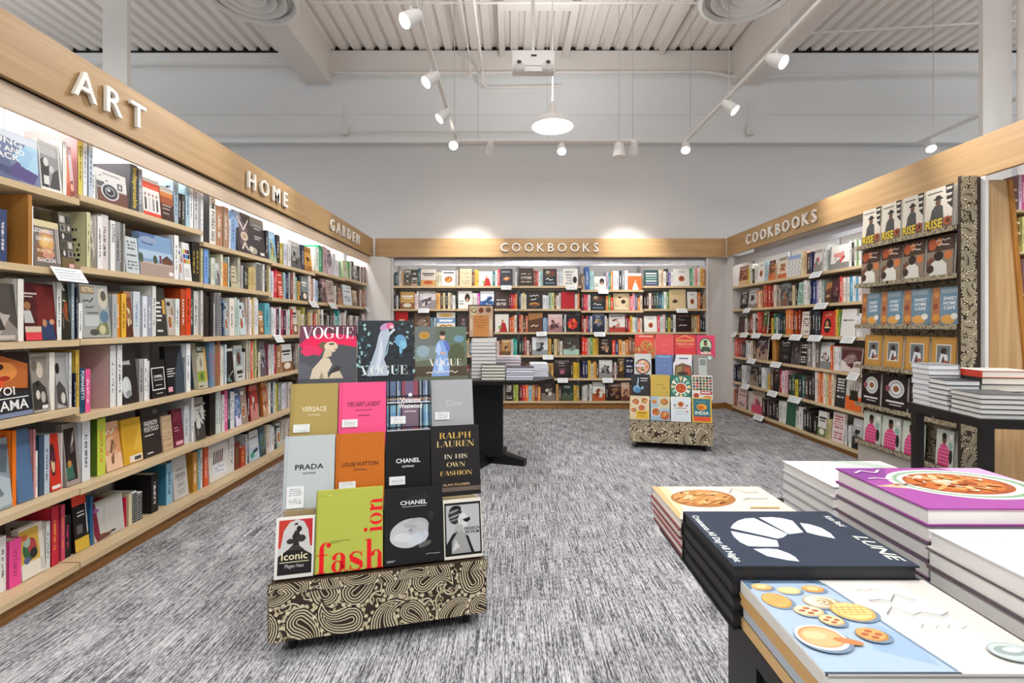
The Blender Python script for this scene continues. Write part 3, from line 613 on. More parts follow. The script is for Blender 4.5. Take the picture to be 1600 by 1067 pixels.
# ================================================================== shelf books
BWP = lambda: None
def bw(sd, bg='cfcfcf', fg='2a2a2a', n=9):
    q = random.Random(sd); o = [R(0, 0, 1, 1, bg)]
    for i in range(n):
        g = q.choice([fg, '555555', '8a8a8a', '3a3634', 'e2e0dc', '1c1a1a'])
        o.append(P([(min(1, max(0, a)), min(1, max(0, b))) for a, b in [(q.random() * 1.2 - .1, q.random() * .8) for _ in range(4)]], g)) if i % 2 else o.append(E(q.uniform(.2, .8), q.uniform(.2, .75), q.uniform(.08, .25), q.uniform(.06, .2), g, 14, q.random() * 3))
    return [s for s in o if s[0] != 'e' or True]
W_, K_ = 'f4f2ee', '1a1818'
ART = {
 'young': [R(0, 0, 1, 1, '6f7c9e'), P([(0, 0), (.7, 0), (.55, .4), (0, .5)], '566084'), P([(.45, .1), (.9, .02), (1, .3), (.7, .45)], '4d3f7c'), P([(.72, .35), (.98, .25), (1, .95), (.8, .8)], 'a9d0e6'), P([(.6, .5), (.8, .3), (.95, .7), (.75, .75)], '9cc4e2'), P([(0, .9), (1, .8), (1, 1), (0, 1)], 'd5deea'), E(.2, .3, .16, .1, '8a94b4'), E(.4, .2, .2, .07, '39426a'),
           T('YOUNG', .42, .72, .12, W_, font='b', fit=.68), T('GIFTED AND', .4, .57, .11, W_, font='b', fit=.78), T('BLACK', .46, .42, .12, W_, font='b', fit=.5)],
 'bwpair': [R(0, 0, 1, 1, 'e2e0da'), R(.04, .06, .9, .72, '8d8d8d'), R(.04, .72, .9, .93, 'b2b2b2'), P([(.04, .06), (.35, .06), (.45, .5), (.2, .66), (.04, .6)], '1c1a1a'), E(.3, .58, .12, .09, 'd6d2cc'), E(.55, .45, .12, .08, 'c8c4be'), P([(.4, .06), (.9, .06), (.88, .5), (.6, .4)], '3a3838'), R(.15, .12, .4, .3, 'dcdad4')],
 'orange': [R(0, 0, 1, 1, 'd9b8b4'), P([(0, 0), (.5, 0), (.45, 1), (.05, .9)], 'c04a28'), P([(.1, .3), (.35, .2), (.4, .7), (.2, .8)], 'e0804a'), P([(.4, 0), (1, .05), (.9, .35), (.5, .3)], '8a3a2c'), E(.7, .2, .2, .08, 'e6a890'), E(.75, .75, .15, .2, 'd8ccd0')],
 'camera': [R(0, 0, 1, 1, 'dcdad6'), R(0, 0, 1, .42, '6a3d2e'), R(0, .42, 1, .46, 'a8a6a4'), R(0, .46, .25, .62, '5a5a5a'), E(.42, .36, .3, .26, 'cfcfd0'), E(.42, .36, .25, .22, '2c2c2e'), E(.42, .37, .17, .15, '8e9092'), E(.42, .36, .12, .10, '17181a'), E(.38, .4, .05, .04, 'd0d4d8'), R(.68, .5, .85, .7, '2a2a2a'), R(.72, .54, .81, .66, 'b9bcc0'), T('PHOTOGRAPHERS', .5, .86, .055, '333333', font='s'), R(.08, .78, .16, .8, '444444'), R(.3, .66, .36, .7, '333333')],
 'cycle': [R(0, 0, 1, 1, 'e4e2dd'), R(0, .72, 1, .9, 'e8512c'), R(0, 0, 1, .1, 'd8402c')] + [P([(.1 + .22 * i, .15), (.2 + .22 * i, .15), (.22 + .22 * i, .45), (.12 + .22 * i, .5)], ['2a2a2a', 'c9c4bd', '8a8684', '3a3838'][i]) for i in range(4)] + [E(.16 + .22 * i, .56, .06, .045, 'a88a7c') for i in range(4)],
 'sunset': [R(0, 0, 1, .5, '3c1c14'), R(0, .5, 1, .72, '9c4a1c'), R(0, .72, 1, .86, 'cc7a30'), R(0, .86, 1, 1, 'd9d5c8'), R(.12, .44, .8, .47, 'd6c2b4'), R(.12, .34, .7, .37, 'c6b2a4'), R(.12, .2, .6, .23, 'b6a294')],
 'jewel': [R(0, 0, 1, 1, '3a3436'), R(.5, .75, 1, 1, '8a8a86'), P([(.0, .55), (.25, .7), (.15, 1), (0, 1)], '9aaad0'), P([(.12, .2), (.3, .1), (.4, .6), (.25, .85), (.1, .8)], '6c5a60'), P([(.05, .85), (.25, .55), (.45, .85), (.42, .88), (.25, .6), (.1, .9)], 'e8dfd0'), E(.27, .42, .12, .11, 'd8c8ae'), E(.27, .42, .07, .06, 'b09a7c'), P([(.15, .1), (.27, .3), (.4, .1), (.36, .08), (.27, .22), (.2, .08)], 'e0d6c4'), E(.55, .12, .14, .09, 'a8a48e'), E(.48, .15, .07, .07, 'dcd8cc'), R(.62, .8, .9, .82, 'c9c6c2'), R(.62, .7, .85, .72, 'c9c6c2'), R(.62, .5, .88, .52, 'e2e0dc'), R(.62, .44, .8, .46, 'e2e0dc'), R(.8, .05, .95, .12, 'e6e2de')],
 'leonardo': [R(0, 0, 1, 1, '6f6660'), R(0, .86, 1, 1, 'd8c89c'), E(.5, .55, .3, .28, 'b98d66'), E(.5, .5, .24, .2, 'd9a860'), E(.52, .3, .26, .12, 'c88a70'), E(.45, .55, .14, .1, 'e2c07a'), P([(.1, .1), (.3, .1), (.35, .4), (.1, .5)], '8a5e40'), T('LEONARDO', .42, .73, .085, W_, font='b', fit=.72), T('DA VINCI', .44, .56, .08, W_, font='b', fit=.6), T('WALTER', .4, .3, .08, 'ecd9a8', font='b', fit=.55), T('ISAACSON', .46, .1, .085, W_, font='b', fit=.66)] + [R(.86, .1, .9, .85, 'b8b2ac'), R(.93, .1, .97, .85, 'c8c2bc')],
 'grid': [R(0, 0, 1, 1, '55503c'), R(0, 0, 1, .2, '6e5a36')] + [R(.04 + .5 * c + .04 * (r % 2), .22 + .15 * r, .48 + .46 * c, .34 + .15 * r, ['2a2826', '8c8884', '4a4744', 'b4b0aa', '1a1918'][(r * 2 + c) % 5]) for r in range(5) for c in range(2)] + [E(.25 + .5 * c, .28 + .15 * r, .1, .05, ['cac6c0', '3a3836'][(r + c) % 2]) for r in range(5) for c in range(2)] + [R(.55, .03, .95, .1, 'e0b0b0')],
 'sky': [R(0, 0, 1, 1, '7f9ec2'), P([(0, .82), (.2, 1), (0, 1)], '3a4454'), P([(0, 1), (.5, 1), (.4, .72), (.1, .75)], '4f6a9a'), E(.3, .85, .25, .08, '8f9dba'), R(0, .4, 1, .6, 'a9c2d6'), R(0, 0, 1, .32, 'a8948a'), R(0, .28, 1, .33, 'b9a898'), P([(.66, .32), (.66, .42), (.82, .52), (.98, .42), (.98, .32)], '6b4430'), P([(.64, .42), (.82, .54), (1, .42), (.98, .4), (.82, .5), (.66, .4)], '3a2a22'), R(.58, .33, .64, .52, '7a3a44'), E(.45, .4, .06, .1, '3c4a34'), E(.05, .4, .06, .12, '4a5a48'), R(.84, .05, .97, .14, 'f0ece6')],
 'multi': [R(0, 0, 1, 1, 'e4e4e2')] + [R(.05 + .3 * c, .45 + .13 * r, .33 + .3 * c, .56 + .13 * r, ['d8402c', '8ab43c', 'e0a02c', '4a3a90', '3a8cc0', '1a1a1a', 'c8d040', 'b03060', '2a2a2a'][r * 3 + c]) for r in range(3) for c in range(3)] + [R(.1, .1 + .06 * i, .8, .13 + .06 * i, 'b9b9b6') for i in range(4)],
 'portrait': [R(0, 0, 1, 1, '4a443f'), P([(0, 0), (1, 0), (1, .2), (.75, .5), (.4, .62), (0, .7)], '8c827a'), P([(.2, .1), (.7, .1), (.9, .45), (.5, .52)], 'b2a89e'), P([(0, .2), (.3, .3), (.45, .6), (.2, .85), (0, .8)], '6e645c'), P([(.55, .15), (.8, .2), (.7, .5)], '3a332e'), R(.6, .03, .95, .1, 'bfb4aa')],
 'red2': [R(0, 0, 1, 1, '4c1418'), R(.4, .2, 1, .95, '6e1c1a'), P([(0, 0), (.5, 0), (.5, .14), (0, .14)], 'd8404a'), R(0, .14, .5, .24, 'cfc0a8'), P([(0, .3), (.3, .3), (.2, .52), (0, .52)], 'bdbdb8'), E(.12, .6, .1, .07, 'a5764c'), P([(.5, 0), (.95, 0), (.9, .3), (.7, .36), (.52, .25)], '2c3c60'), E(.62, .3, .07, .07, 'b98560'), E(.86, .32, .08, .05, 'c89a70'), R(.04, .8, .44, .83, 'dcd0c4'), R(.04, .75, .3, .77, 'dcd0c4')],
 'retro': [R(0, 0, 1, 1, 'a2a6a2'), R(.02, .82, .5, .97, '8c7c62'), T('RETRO', .28, .86, .09, 'e8d8b0', font='b', fit=.4), E(.8, .75, .18, .2, 'c9c2b0'), E(.82, .8, .1, .1, '5a564c'), SQ(.3, .66, .46, .09, '3e4446', 1, .3), SQ(.32, .55, .4, .08, '4a5052', 2, .3), R(.2, .45, .6, .48, '5a6264'), R(.1, .22, .6, .42, 'bfc4c0'), P([(.3, .05), (.95, .05), (.9, .3), (.6, .25)], '7a7c58'), E(.8, .4, .16, .12, '5c7c90'), E(.7, .15, .12, .09, 'c8c29a'), E(.4, .1, .16, .06, '4c4e42')],
 'txt': [R(0, 0, 1, 1, '33332f')] + [R(.08, .3 + .09 * i, .5 + .12 * (i % 2), .34 + .09 * i, 'e4e2de') for i in range(5)] + [R(.7, .45, .95, .75, 'caa04a'), R(.05, .08, .6, .12, 'd8d6d2')],
 'kusama': [R(0, 0, 1, 1, '2a1712'), P([(.15, .5), (.95, .42), (.98, .8), (.6, .95), (.2, .85)], 'b5642c'), E(.55, .7, .26, .16, 'd98a44'), E(.38, .55, .24, .1, 'e0522c'), E(.62, .6, .08, .04, 'a8301c'), E(.5, .78, .12, .06, '3c1c12'), P([(0, .8), (.4, .98), (.2, 1), (0, 1)], '4a2c1e'), R(0, 0, 1, .38, '23262c'), R(0, 0, 1, .07, '7a84a0'), T('YAYOI', .5, .34, .13, W_, font='b', fit=.5), R(.2, .285, .95, .30, W_), T('KUSAMA', .56, .11, .15, W_, font='b', fit=.76)],
 'bwcostume': [R(0, 0, 1, 1, 'a8a098'), R(0, .04, .95, .96, '8c847c'), P([(0, .04), (.9, .04), (.8, .4), (.4, .55), (0, .5)], '3a3632'), E(.5, .72, .2, .14, 'c9bda8'), E(.2, .8, .16, .1, '6e655c'), E(.3, .3, .12, .08, 'd8d0c4'), E(.6, .25, .14, .1, 'b8b0a6'), E(.3, .48, .1, .05, '1c1a18'), R(.5, .05, .85, .11, 'e8e4de')],
 'bwhat': [R(0, 0, 1, 1, 'a6a6a4'), P([(0, .1), (.95, .0), (.8, .35), (.3, .5), (0, .4)], '4a4642'), E(.2, .72, .2, .1, '1c1a1a'), E(.55, .18, .2, .1, 'cfcac2')],
 'chflower': [R(0, 0, 1, 1, '2b2624'), T('CHANEL', .34, .72, .075, W_, font='b', fit=.6), E(.28, .3, .3, .2, 'c3cacb'), E(.2, .34, .2, .13, 'd3d9da'), E(.4, .18, .2, .06, '8e9698')],
 'chframe': [R(0, 0, 1, 1, '1b1718'), R(.06, .2, .92, .8, W_), R(.1, .225, .88, .775, '181415'), T('CHANEL', .49, .52, .075, W_, font='b', fit=.6), R(.2, .46, .8, .475, W_), R(.28, .32, .7, .335, W_), R(.35, .58, .62, .592, W_), R(.3, .1, .72, .115, W_)],
 'navy': [P([(.45, 0), (1, 0), (1, 1), (.75, .8), (.5, .4)], '3b4653')] + [R(.05, .52 - .05 * i, .5 - .1 * (i % 2), .535 - .05 * i, W_) for i in range(4)] + [R(.05, .06, .3, .16, 'e0a0b0')],
 'simple': [R(0, 0, 1, 1, 'c2bba4'), R(0, .78, 1, 1, '24362a'), T('SIMPLE', .42, .82, .085, 'e8e2d0', font='b', fit=.62), R(.0, .15, .8, .38, '86a03c'), R(.8, .15, 1, .9, 'd9b05a'), E(.42, .56, .12, .1, '8a8474'), E(.42, .27, .12, .08, '4c5c2c'), P([(0, .6), (.3, .76), (0, .76)], '8c9078'), R(.1, .04, .5, .07, '4a4a44')],
 'portfolio': [R(.02, 0, .05, 1, '4a4340'), T('FASHION', .48, .62, .1, W_, font='b', fit=.7), T('PORTFOLIO', .5, .5, .1, W_, font='b', fit=.78), R(.12, .42, .6, .435, W_), R(.18, .06, .5, .085, 'd8d4d0'), E(.75, .88, .12, .05, '6a625e')],
 'yback': [R(0, 0, 1, 1, 'd6a52c')] + [R(.1, .42 + .05 * i, .8, .43 + .05 * i, 'ad8224') for i in range(10)] + [P([(.5, .3), (1, .9), (1, .2)], 'dfb544'), R(.3, .02, .98, .17, 'e8e0d2'), R(.55, .05, .9, .13, '4a4440')],
 'maroon': [R(0, 0, 1, 1, '6b1c31')] + [R(.1, .7 + .05 * i, .9, .715 + .05 * i, '93455a') for i in range(5)] + [R(.1, .5, .5, .52, 'd8a0ac'), R(.1, .42, .6, .44, 'd8a0ac'), R(.2, .04, .9, .14, 'e2a8b4')],
 'redface': [R(0, 0, 1, 1, 'c9301e'), E(.35, .55, .28, .3, '40202a'), E(.36, .46, .18, .14, 'd8b088'), E(.42, .6, .2, .1, '5a2838'), R(.1, .03, .9, .09, 'e2ded6')],
 'frame': [R(0, 0, 1, 1, 'a09892'), R(.05, .08, .8, .92, '2a201e'), P([(.4, .5), (.7, .55), (.6, .85)], '6a5c58'), P([(.45, .6), (.75, .9), (.7, .7)], 'c9c2bc'), P([(.05, .1), (.6, .1), (.5, .35), (.05, .3)], '3c6a5c'), E(.3, .35, .14, .06, 'b5823c')],
 'silver': [R(0, 0, 1, 1, '8d9ca4'), P([(0, 0), (1, .05), (1, .4), (.5, .55), (0, .45)], 'b4c0c6'), P([(.2, .1), (.8, .2), (.6, .4)], '70808a'), P([(.3, .6), (.9, .5), (1, .9), (.5, .95)], '5c6c76'), E(.6, .65, .08, .05, '2a3238')],
 'swedish': [R(0, 0, 1, 1, 'cfcdc8'), T('GRAPHIC', .5, .66, .06, '4a4848', font='s', fit=.5), T('DESIGN', .5, .5, .11, '1c1a1a', font='bi', fit=.72), T('FOR THE', .5, .42, .05, '3a3838', font='b', fit=.4), R(.25, .27, .75, .38, 'b9b7b2'), SQ(.5, .29, .42, .06, '4a4848', 3)] + [R(.2 + .03 * i, .2 - .05 * i, .8 - .03 * i, .213 - .05 * i, '5a5856') for i in range(3)],
 'fruit': [R(0, 0, 1, 1, 'e8e2d6'), R(0, .3, .8, .95, 'd8b048'), E(.4, .55, .3, .22, '3c6844'), E(.5, .6, .18, .16, 'b8484c'), E(.3, .7, .14, .1, 'a8bcb0'), E(.55, .45, .16, .1, '2a2c28'), E(.25, .35, .14, .07, '5a6a90'), E(.2, .8, .14, .06, 'd06838'), R(.8, .05, .96, .3, 'c9c9c2')],
 'psych': [R(0, .8, 1, 1, 'e8442c'), R(0, 0, 1, .22, 'd9b43c'), R(.3, .6, .8, .62, W_), R(.3, .66, .8, .68, W_), R(.2, .3, .6, .45, '6a6462'), P([(.9, .25), (.97, .3), (.97, .8), (.9, .8)], W_)],
 'drape': [R(0, 0, 1, 1, 'c3c2bc'), P([(0, .2), (.08, 0), (.2, 0), (.1, 1), (0, 1)], '7e2038'), E(.12, .8, .08, .05, '8a5a90'), P([(.1, .0), (.5, .02), (.55, .1), (.2, .16)], '6e4434'), E(.6, .1, .1, .03, '3a3432'), P([(.3, .2), (.35, .85), (.4, .85)], 'a9a8a2')],
 'checks': [R(0, 0, 1, 1, 'e4e4e0'), R(0, .82, 1, 1, '93a4d0')] + [P([(.05 + .24 * c + .12 * (r % 2), .04 + .1 * r), (.2 + .24 * c + .08 * (r % 2), .06 + .1 * r), (.12 + .24 * c, .1 + .1 * r)], '2c2c2a') for r in range(8) for c in range(4)],
 'hands': [R(0, 0, 1, 1, 'e2e0d8'), R(0, .9, 1, 1, 'c9cad0'), R(.2, .12, .85, .42, 'eceef4')] + [SQ(.5, .3, .55, .09, '9aa0bc', 4, .25), SQ(.5, .18, .5, .09, '8a90ac', 5, .25)] + [P([(.2 + .1 * i, .45), (.26 + .1 * i, .45), (.34 + .1 * i, .8 - .04 * (i % 2)), (.29 + .1 * i, .78)], ['2a2624', '3a4438', '2a2422', '6a2a30', '5a2030'][i]) for i in range(5)],
 'skyl': [R(0, 0, 1, 1, 'c9ced2'), R(0, 0, 1, .45, 'b6cadc'), R(.1, .75, .9, .8, '8a8c90'), P([(.2, .2), (.9, .3), (.8, .4), (.4, .34)], '2a343c'), E(.3, .2, .2, .1, '4a9c88'), R(.1, .5, .9, .52, 'f2f2f2')],
 'blackw': [R(0, 0, 1, 1, '1c1518'), P([(0, .1), (.9, .35), (.9, .33)], W_), P([(.1, .3), (.6, 0), (.62, .02)], 'c8c8c8'), E(.3, .1, .2, .06, '5a8a80'), R(.0, .92, 1, 1, 'd8d4ce')],
 'pinkdress': [R(0, 0, 1, 1, 'e9e4da'), P([(.3, .0), (.9, .0), (.75, .5), (.5, .55)], 'b8202c'), E(.55, .62, .1, .08, 'c8946c'), E(.35, .25, .12, .1, '7aa048')],
 'fish': [R(0, 0, 1, 1, '3a3e44'), P([(.2, .4), (.5, .55), (.85, .45), (.5, .28)], 'd8824a'), E(.5, .42, .16, .06, 'eeb480'), R(.1, .8, .8, .84, 'd6d6d6')],
 'hair': [R(0, 0, 1, 1, 'e2ded6'), E(.66, .62, .2, .24, '2e2018'), E(.66, .5, .1, .1, 'b98a68'), R(.05, .4, .4, .45, '5a7a74'), R(.05, .25, .4, .3, '3a5a58')],
 'words': [R(0, 0, 1, 1, 'eae7e0')] + [T(w, .42, .76 - .17 * i, .11, '181616', font='b', fit=f) for i, (w, f) in enumerate((('SOMEBODY', .66), ('FEED', .45), ('PHIL', .4), ('THE', .36), ('BOOK', .46)))] + [E(.8, .35, .14, .2, '222020')],
 'orangew': [R(0, 0, 1, 1, 'e0642c'), R(0, .84, 1, 1, 'ece8e0'), P([(.3, .0), (.8, 0), (.62, .4), (.45, .4)], 'f0ece6'), E(.55, .5, .08, .1, 'd8a080')],
 'stripes': [R(0, 0, 1, 1, '2c4648')] + [R(.1, .1 + .16 * i, .88, .18 + .16 * i, ['8c7ab8', 'c4d4cc', '8ab09c', 'b4c8c0', 'e2e4de'][i]) for i in range(5)],
 'dot': [R(0, 0, 1, 1, 'e6e3dc'), E(.5, .42, .3, .26, 'f2f0ea'), E(.5, .42, .2, .18, 'b4663a'), E(.5, .42, .1, .1, '7a3424'), R(.3, .8, .7, .84, '8a8680')],
 'burger': [R(0, 0, 1, 1, '2c2322'), SQ(.5, .74, .7, .12, W_, 6, .35), SQ(.5, .54, .5, .13, W_, 7, .35), E(.5, .25, .34, .14, 'c08a3a'), E(.5, .2, .3, .08, '6a3a1c')],
 'nola': [R(0, 0, 1, 1, '24292c'), E(.5, .7, .4, .2, '5a4434'), E(.35, .8, .15, .1, 'c0a080'), E(.7, .8, .12, .1, '8a2c1c'), SQ(.5, .32, .62, .14, W_, 8, .35), R(.15, .12, .85, .2, '6a8494')],
 'face': [R(0, 0, 1, 1, 'bfa883'), E(.5, .55, .36, .4, 'd8bf98'), E(.62, .5, .14, .12, '2c2018'), E(.4, .75, .12, .06, '6a4c34'), R(.1, .08, .9, .16, 'e8dcc0')],
 'leaf': [R(0, 0, 1, 1, 'c8b183'), P([(.15, .35), (.35, .5), (.55, .38), (.35, .28)], '3a2c20'), P([(.5, .3), (.85, .5), (.6, .36)], '4a3828'), R(.2, .72, .8, .75, '9a8256')],
 'label': [R(0, 0, 1, 1, 'c0161e'), R(.3, .38, .7, .62, 'e6d4b0'), R(.36, .45, .64, .55, 'a83a2a'), R(.1, .85, .9, .88, '8c0c14')],
 'pretzel': [R(0, 0, 1, 1, 'e2ddd2'), R(0, .45, 1, .7, '6f93bc'), R(.15, .52, .85, .62, 'e8ecf0'), E(.35, .22, .22, .16, 'b4742c'), E(.68, .22, .22, .16, 'c08438'), E(.35, .22, .12, .08, 'e2ddd2'), E(.68, .22, .12, .08, 'e2ddd2'), E(.5, .85, .4, .1, 'd0a860')],
 'flower': [R(0, 0, 1, 1, '1c1416')] + [E(.5 + .24 * math.cos(a), .48 + .22 * math.sin(a), .18, .12, ['d8301c', 'e8642c', 'c41c2c'][i % 3], 12, a) for i, a in enumerate([.3 + .9 * j for j in range(7)])],
 'love': [R(0, 0, 1, 1, '2c1a1a'), SQ(.4, .6, .5, .1, 'd8c8b8', 9), SQ(.5, .28, .7, .22, W_, 10), R(.15, .82, .85, .87, '8c6c64')],
 'rice': [R(0, 0, 1, 1, '5a3420'), P([(0, .6), (1, .75), (1, 1), (0, 1)], 'a87440'), SQ(.5, .25, .7, .17, 'e8d8b8', 11, .3)],
 'redrice': [R(0, 0, 1, 1, 'd6342a'), E(.45, .4, .28, .3, '241412'), E(.42, .48, .12, .12, 'c89058'), R(.25, .3, .65, .36, 'e8d8a8'), SQ(.5, .8, .6, .09, 'f0d8b0', 12, .3)],
 'hand5': [R(0, 0, 1, 1, 'd2ccc2'), R(0, 0, 1, .42, 'e2682a'), P([(.2, .3), (.8, .3), (.7, .6), (.3, .6)], '2c2620')] + [P([(.22 + .15 * i, .5), (.28 + .15 * i, .5), (.26 + .17 * i, .85 - .06 * abs(i - 1.5)), (.23 + .17 * i, .85 - .06 * abs(i - 1.5))], '2c2620') for i in range(4)],
}
def gen_art(i, col):
    q = random.Random(i * 13 + 5); k = i % 5; a = auto_acc(col)
    if k == 0: return [R(0, 0, 1, 1, col)] + plate(.5, .42, .34, W_, ['b5622c', 'd88a3c', '7a3a1c', '8aa03c', 'e0c080'], .75, i) + [R(.12, .82, .88, .9, a)]
    if k == 1: return [R(0, 0, 1, 1, col), R(.1, .7, .9, .78, a), R(.2, .6, .8, .65, a), R(.0, .0, 1, .35, q.choice(['8a5a3a', 'c89a5a', '4a3a34', '6a7a4a'])), E(.5, .2, .3, .12, q.choice(['d8b080', 'b0502c', 'e8e0d0']))]
    if k == 2: return [R(0, 0, 1, 1, col), R(.12, .42, .88, .9, q.choice(['d8cfc0', '8a9a9c', 'b08a6a'])), E(.5, .64, .22, .18, q.choice(['5a3a2c', '2c3a3c', 'a83a2c'])), R(.15, .2, .85, .3, a), R(.25, .1, .75, .14, a)]
    if k == 3: return None
    return [R(0, 0, 1, 1, col)] + plate(.36, .36, .26, 'e8e6e0', ['a8482c', 'd0a050', '5a7a3c'], .75, i) + plate(.72, .66, .19, 'd8d4cc', ['7a4a2c', 'c88a4a', 'e0d0b0'], .75, i + 1) + [R(.08, .8, .5, .9, a)]

def shade(c, f):
    r = [max(0, min(255, int(int(c[i:i + 2], 16) * f))) for i in (0, 2, 4)]; return '%02x%02x%02x' % tuple(r)
def mixc(a, b, f): return '%02x%02x%02x' % tuple(int(int(a[i:i + 2], 16) * (1 - f) + int(b[i:i + 2], 16) * f) for i in (0, 2, 4))
def six(c): return ''.join(x * 2 for x in c) if len(c) == 3 else c
def pic_art(sd, c, a):
    q = random.Random(sd); c, a = six(c), six(a); tones = [c, a, mixc(c, a, .5), shade(c, .6), shade(a, .7), mixc(c, 'f0ece4', .35), mixc(a, '2a2420', .4)]
    o = [R(0, 0, 1, 1, c), R(0, 0, 1, q.uniform(.2, .5), q.choice(tones[1:4])), R(0, q.uniform(.75, .9), 1, 1, mixc(c, q.choice(('f0ece4', '201c1a')), .3))]
    for i in range(q.randint(7, 12)): o.append(E(q.uniform(.3, .7), q.uniform(.28, .68), q.uniform(.05, .22), q.uniform(.04, .13), q.choice(tones), 10, q.random() * .6))
    for i in range(3):
        x, y = q.uniform(.1, .6), q.uniform(.1, .5); o.append(P([(x, y), (x + q.uniform(.1, .35), y + q.uniform(-.05, .1)), (x + q.uniform(.1, .3), y + q.uniform(.1, .3)), (x, y + q.uniform(.1, .2))], q.choice(tones)))
    t_ = 'f2efe8' if q.random() < .6 else shade(a, .4); o += [SQ(.5, q.uniform(.74, .84), q.uniform(.5, .8), .1, t_, sd, .3), SQ(.5, q.uniform(.62, .7), q.uniform(.3, .6), .05, t_, sd + 1, .3)]
    return o
INS = {'L': [.02, .02, .02, .035, .075, .095], 'B': [.02] * 6, 'R': [.02] * 6}
CNT = {}
WALLN = {'L': 'left', 'B': 'rear', 'R': 'right'}
def wall_s(w, x, ins):
    if w == 'L': return F * (-XL + ins) / (CU - x)
    if w == 'B': return (x - CU) / F * (YB + ins)
    return -F * (XR + ins) / (x - CU)
def wall_pm(w, x, ins):
    if w == 'L': return (CU - x) / (-XL + ins)
    if w == 'B': return F / (YB + ins)
    return (x - CU) / (XR + ins)
def world_at(w, s, y, z):
    if w == 'L': return (XL - y, s, z), math.pi / 2
    if w == 'B': return (s, YB + y, z), 0
    return (XR + y, -s, z), -math.pi / 2
def bay_of(w, s):
    if w == 'L': i = max([j for j in range(6) if LB[j] <= s] or [0]); return i, LBOARDS[i], LB[i], LB[i] + .931, LN[i]
    if w == 'B': i = min(4, max([j for j in range(5) if BX[j] <= s] or [0])); return i, BBOARDS[i], BX[i], BX[i] + .914, ORD[i] + ' rear bay'
    i = min(2, max([j for j in range(3) if -RY[j] <= s] or [0])); return i, RBOARDS[i], -RY[i], -RY[i + 1], RN[i]
BAYLAB = {'nearest left bay': 'nearest left-wall bay', 'ART bay': 'left-wall ART bay', 'HOME bay': 'left-wall HOME bay', 'bay right of HOME': 'left-wall bay right of HOME', 'GARDEN bay': 'left-wall GARDEN bay', 'last left bay': 'last left-wall bay'}
STUFF = {'L': MB(), 'B': MB(), 'R': MB()}
LIM = {'L': 250, 'B': 125, 'R': 135}
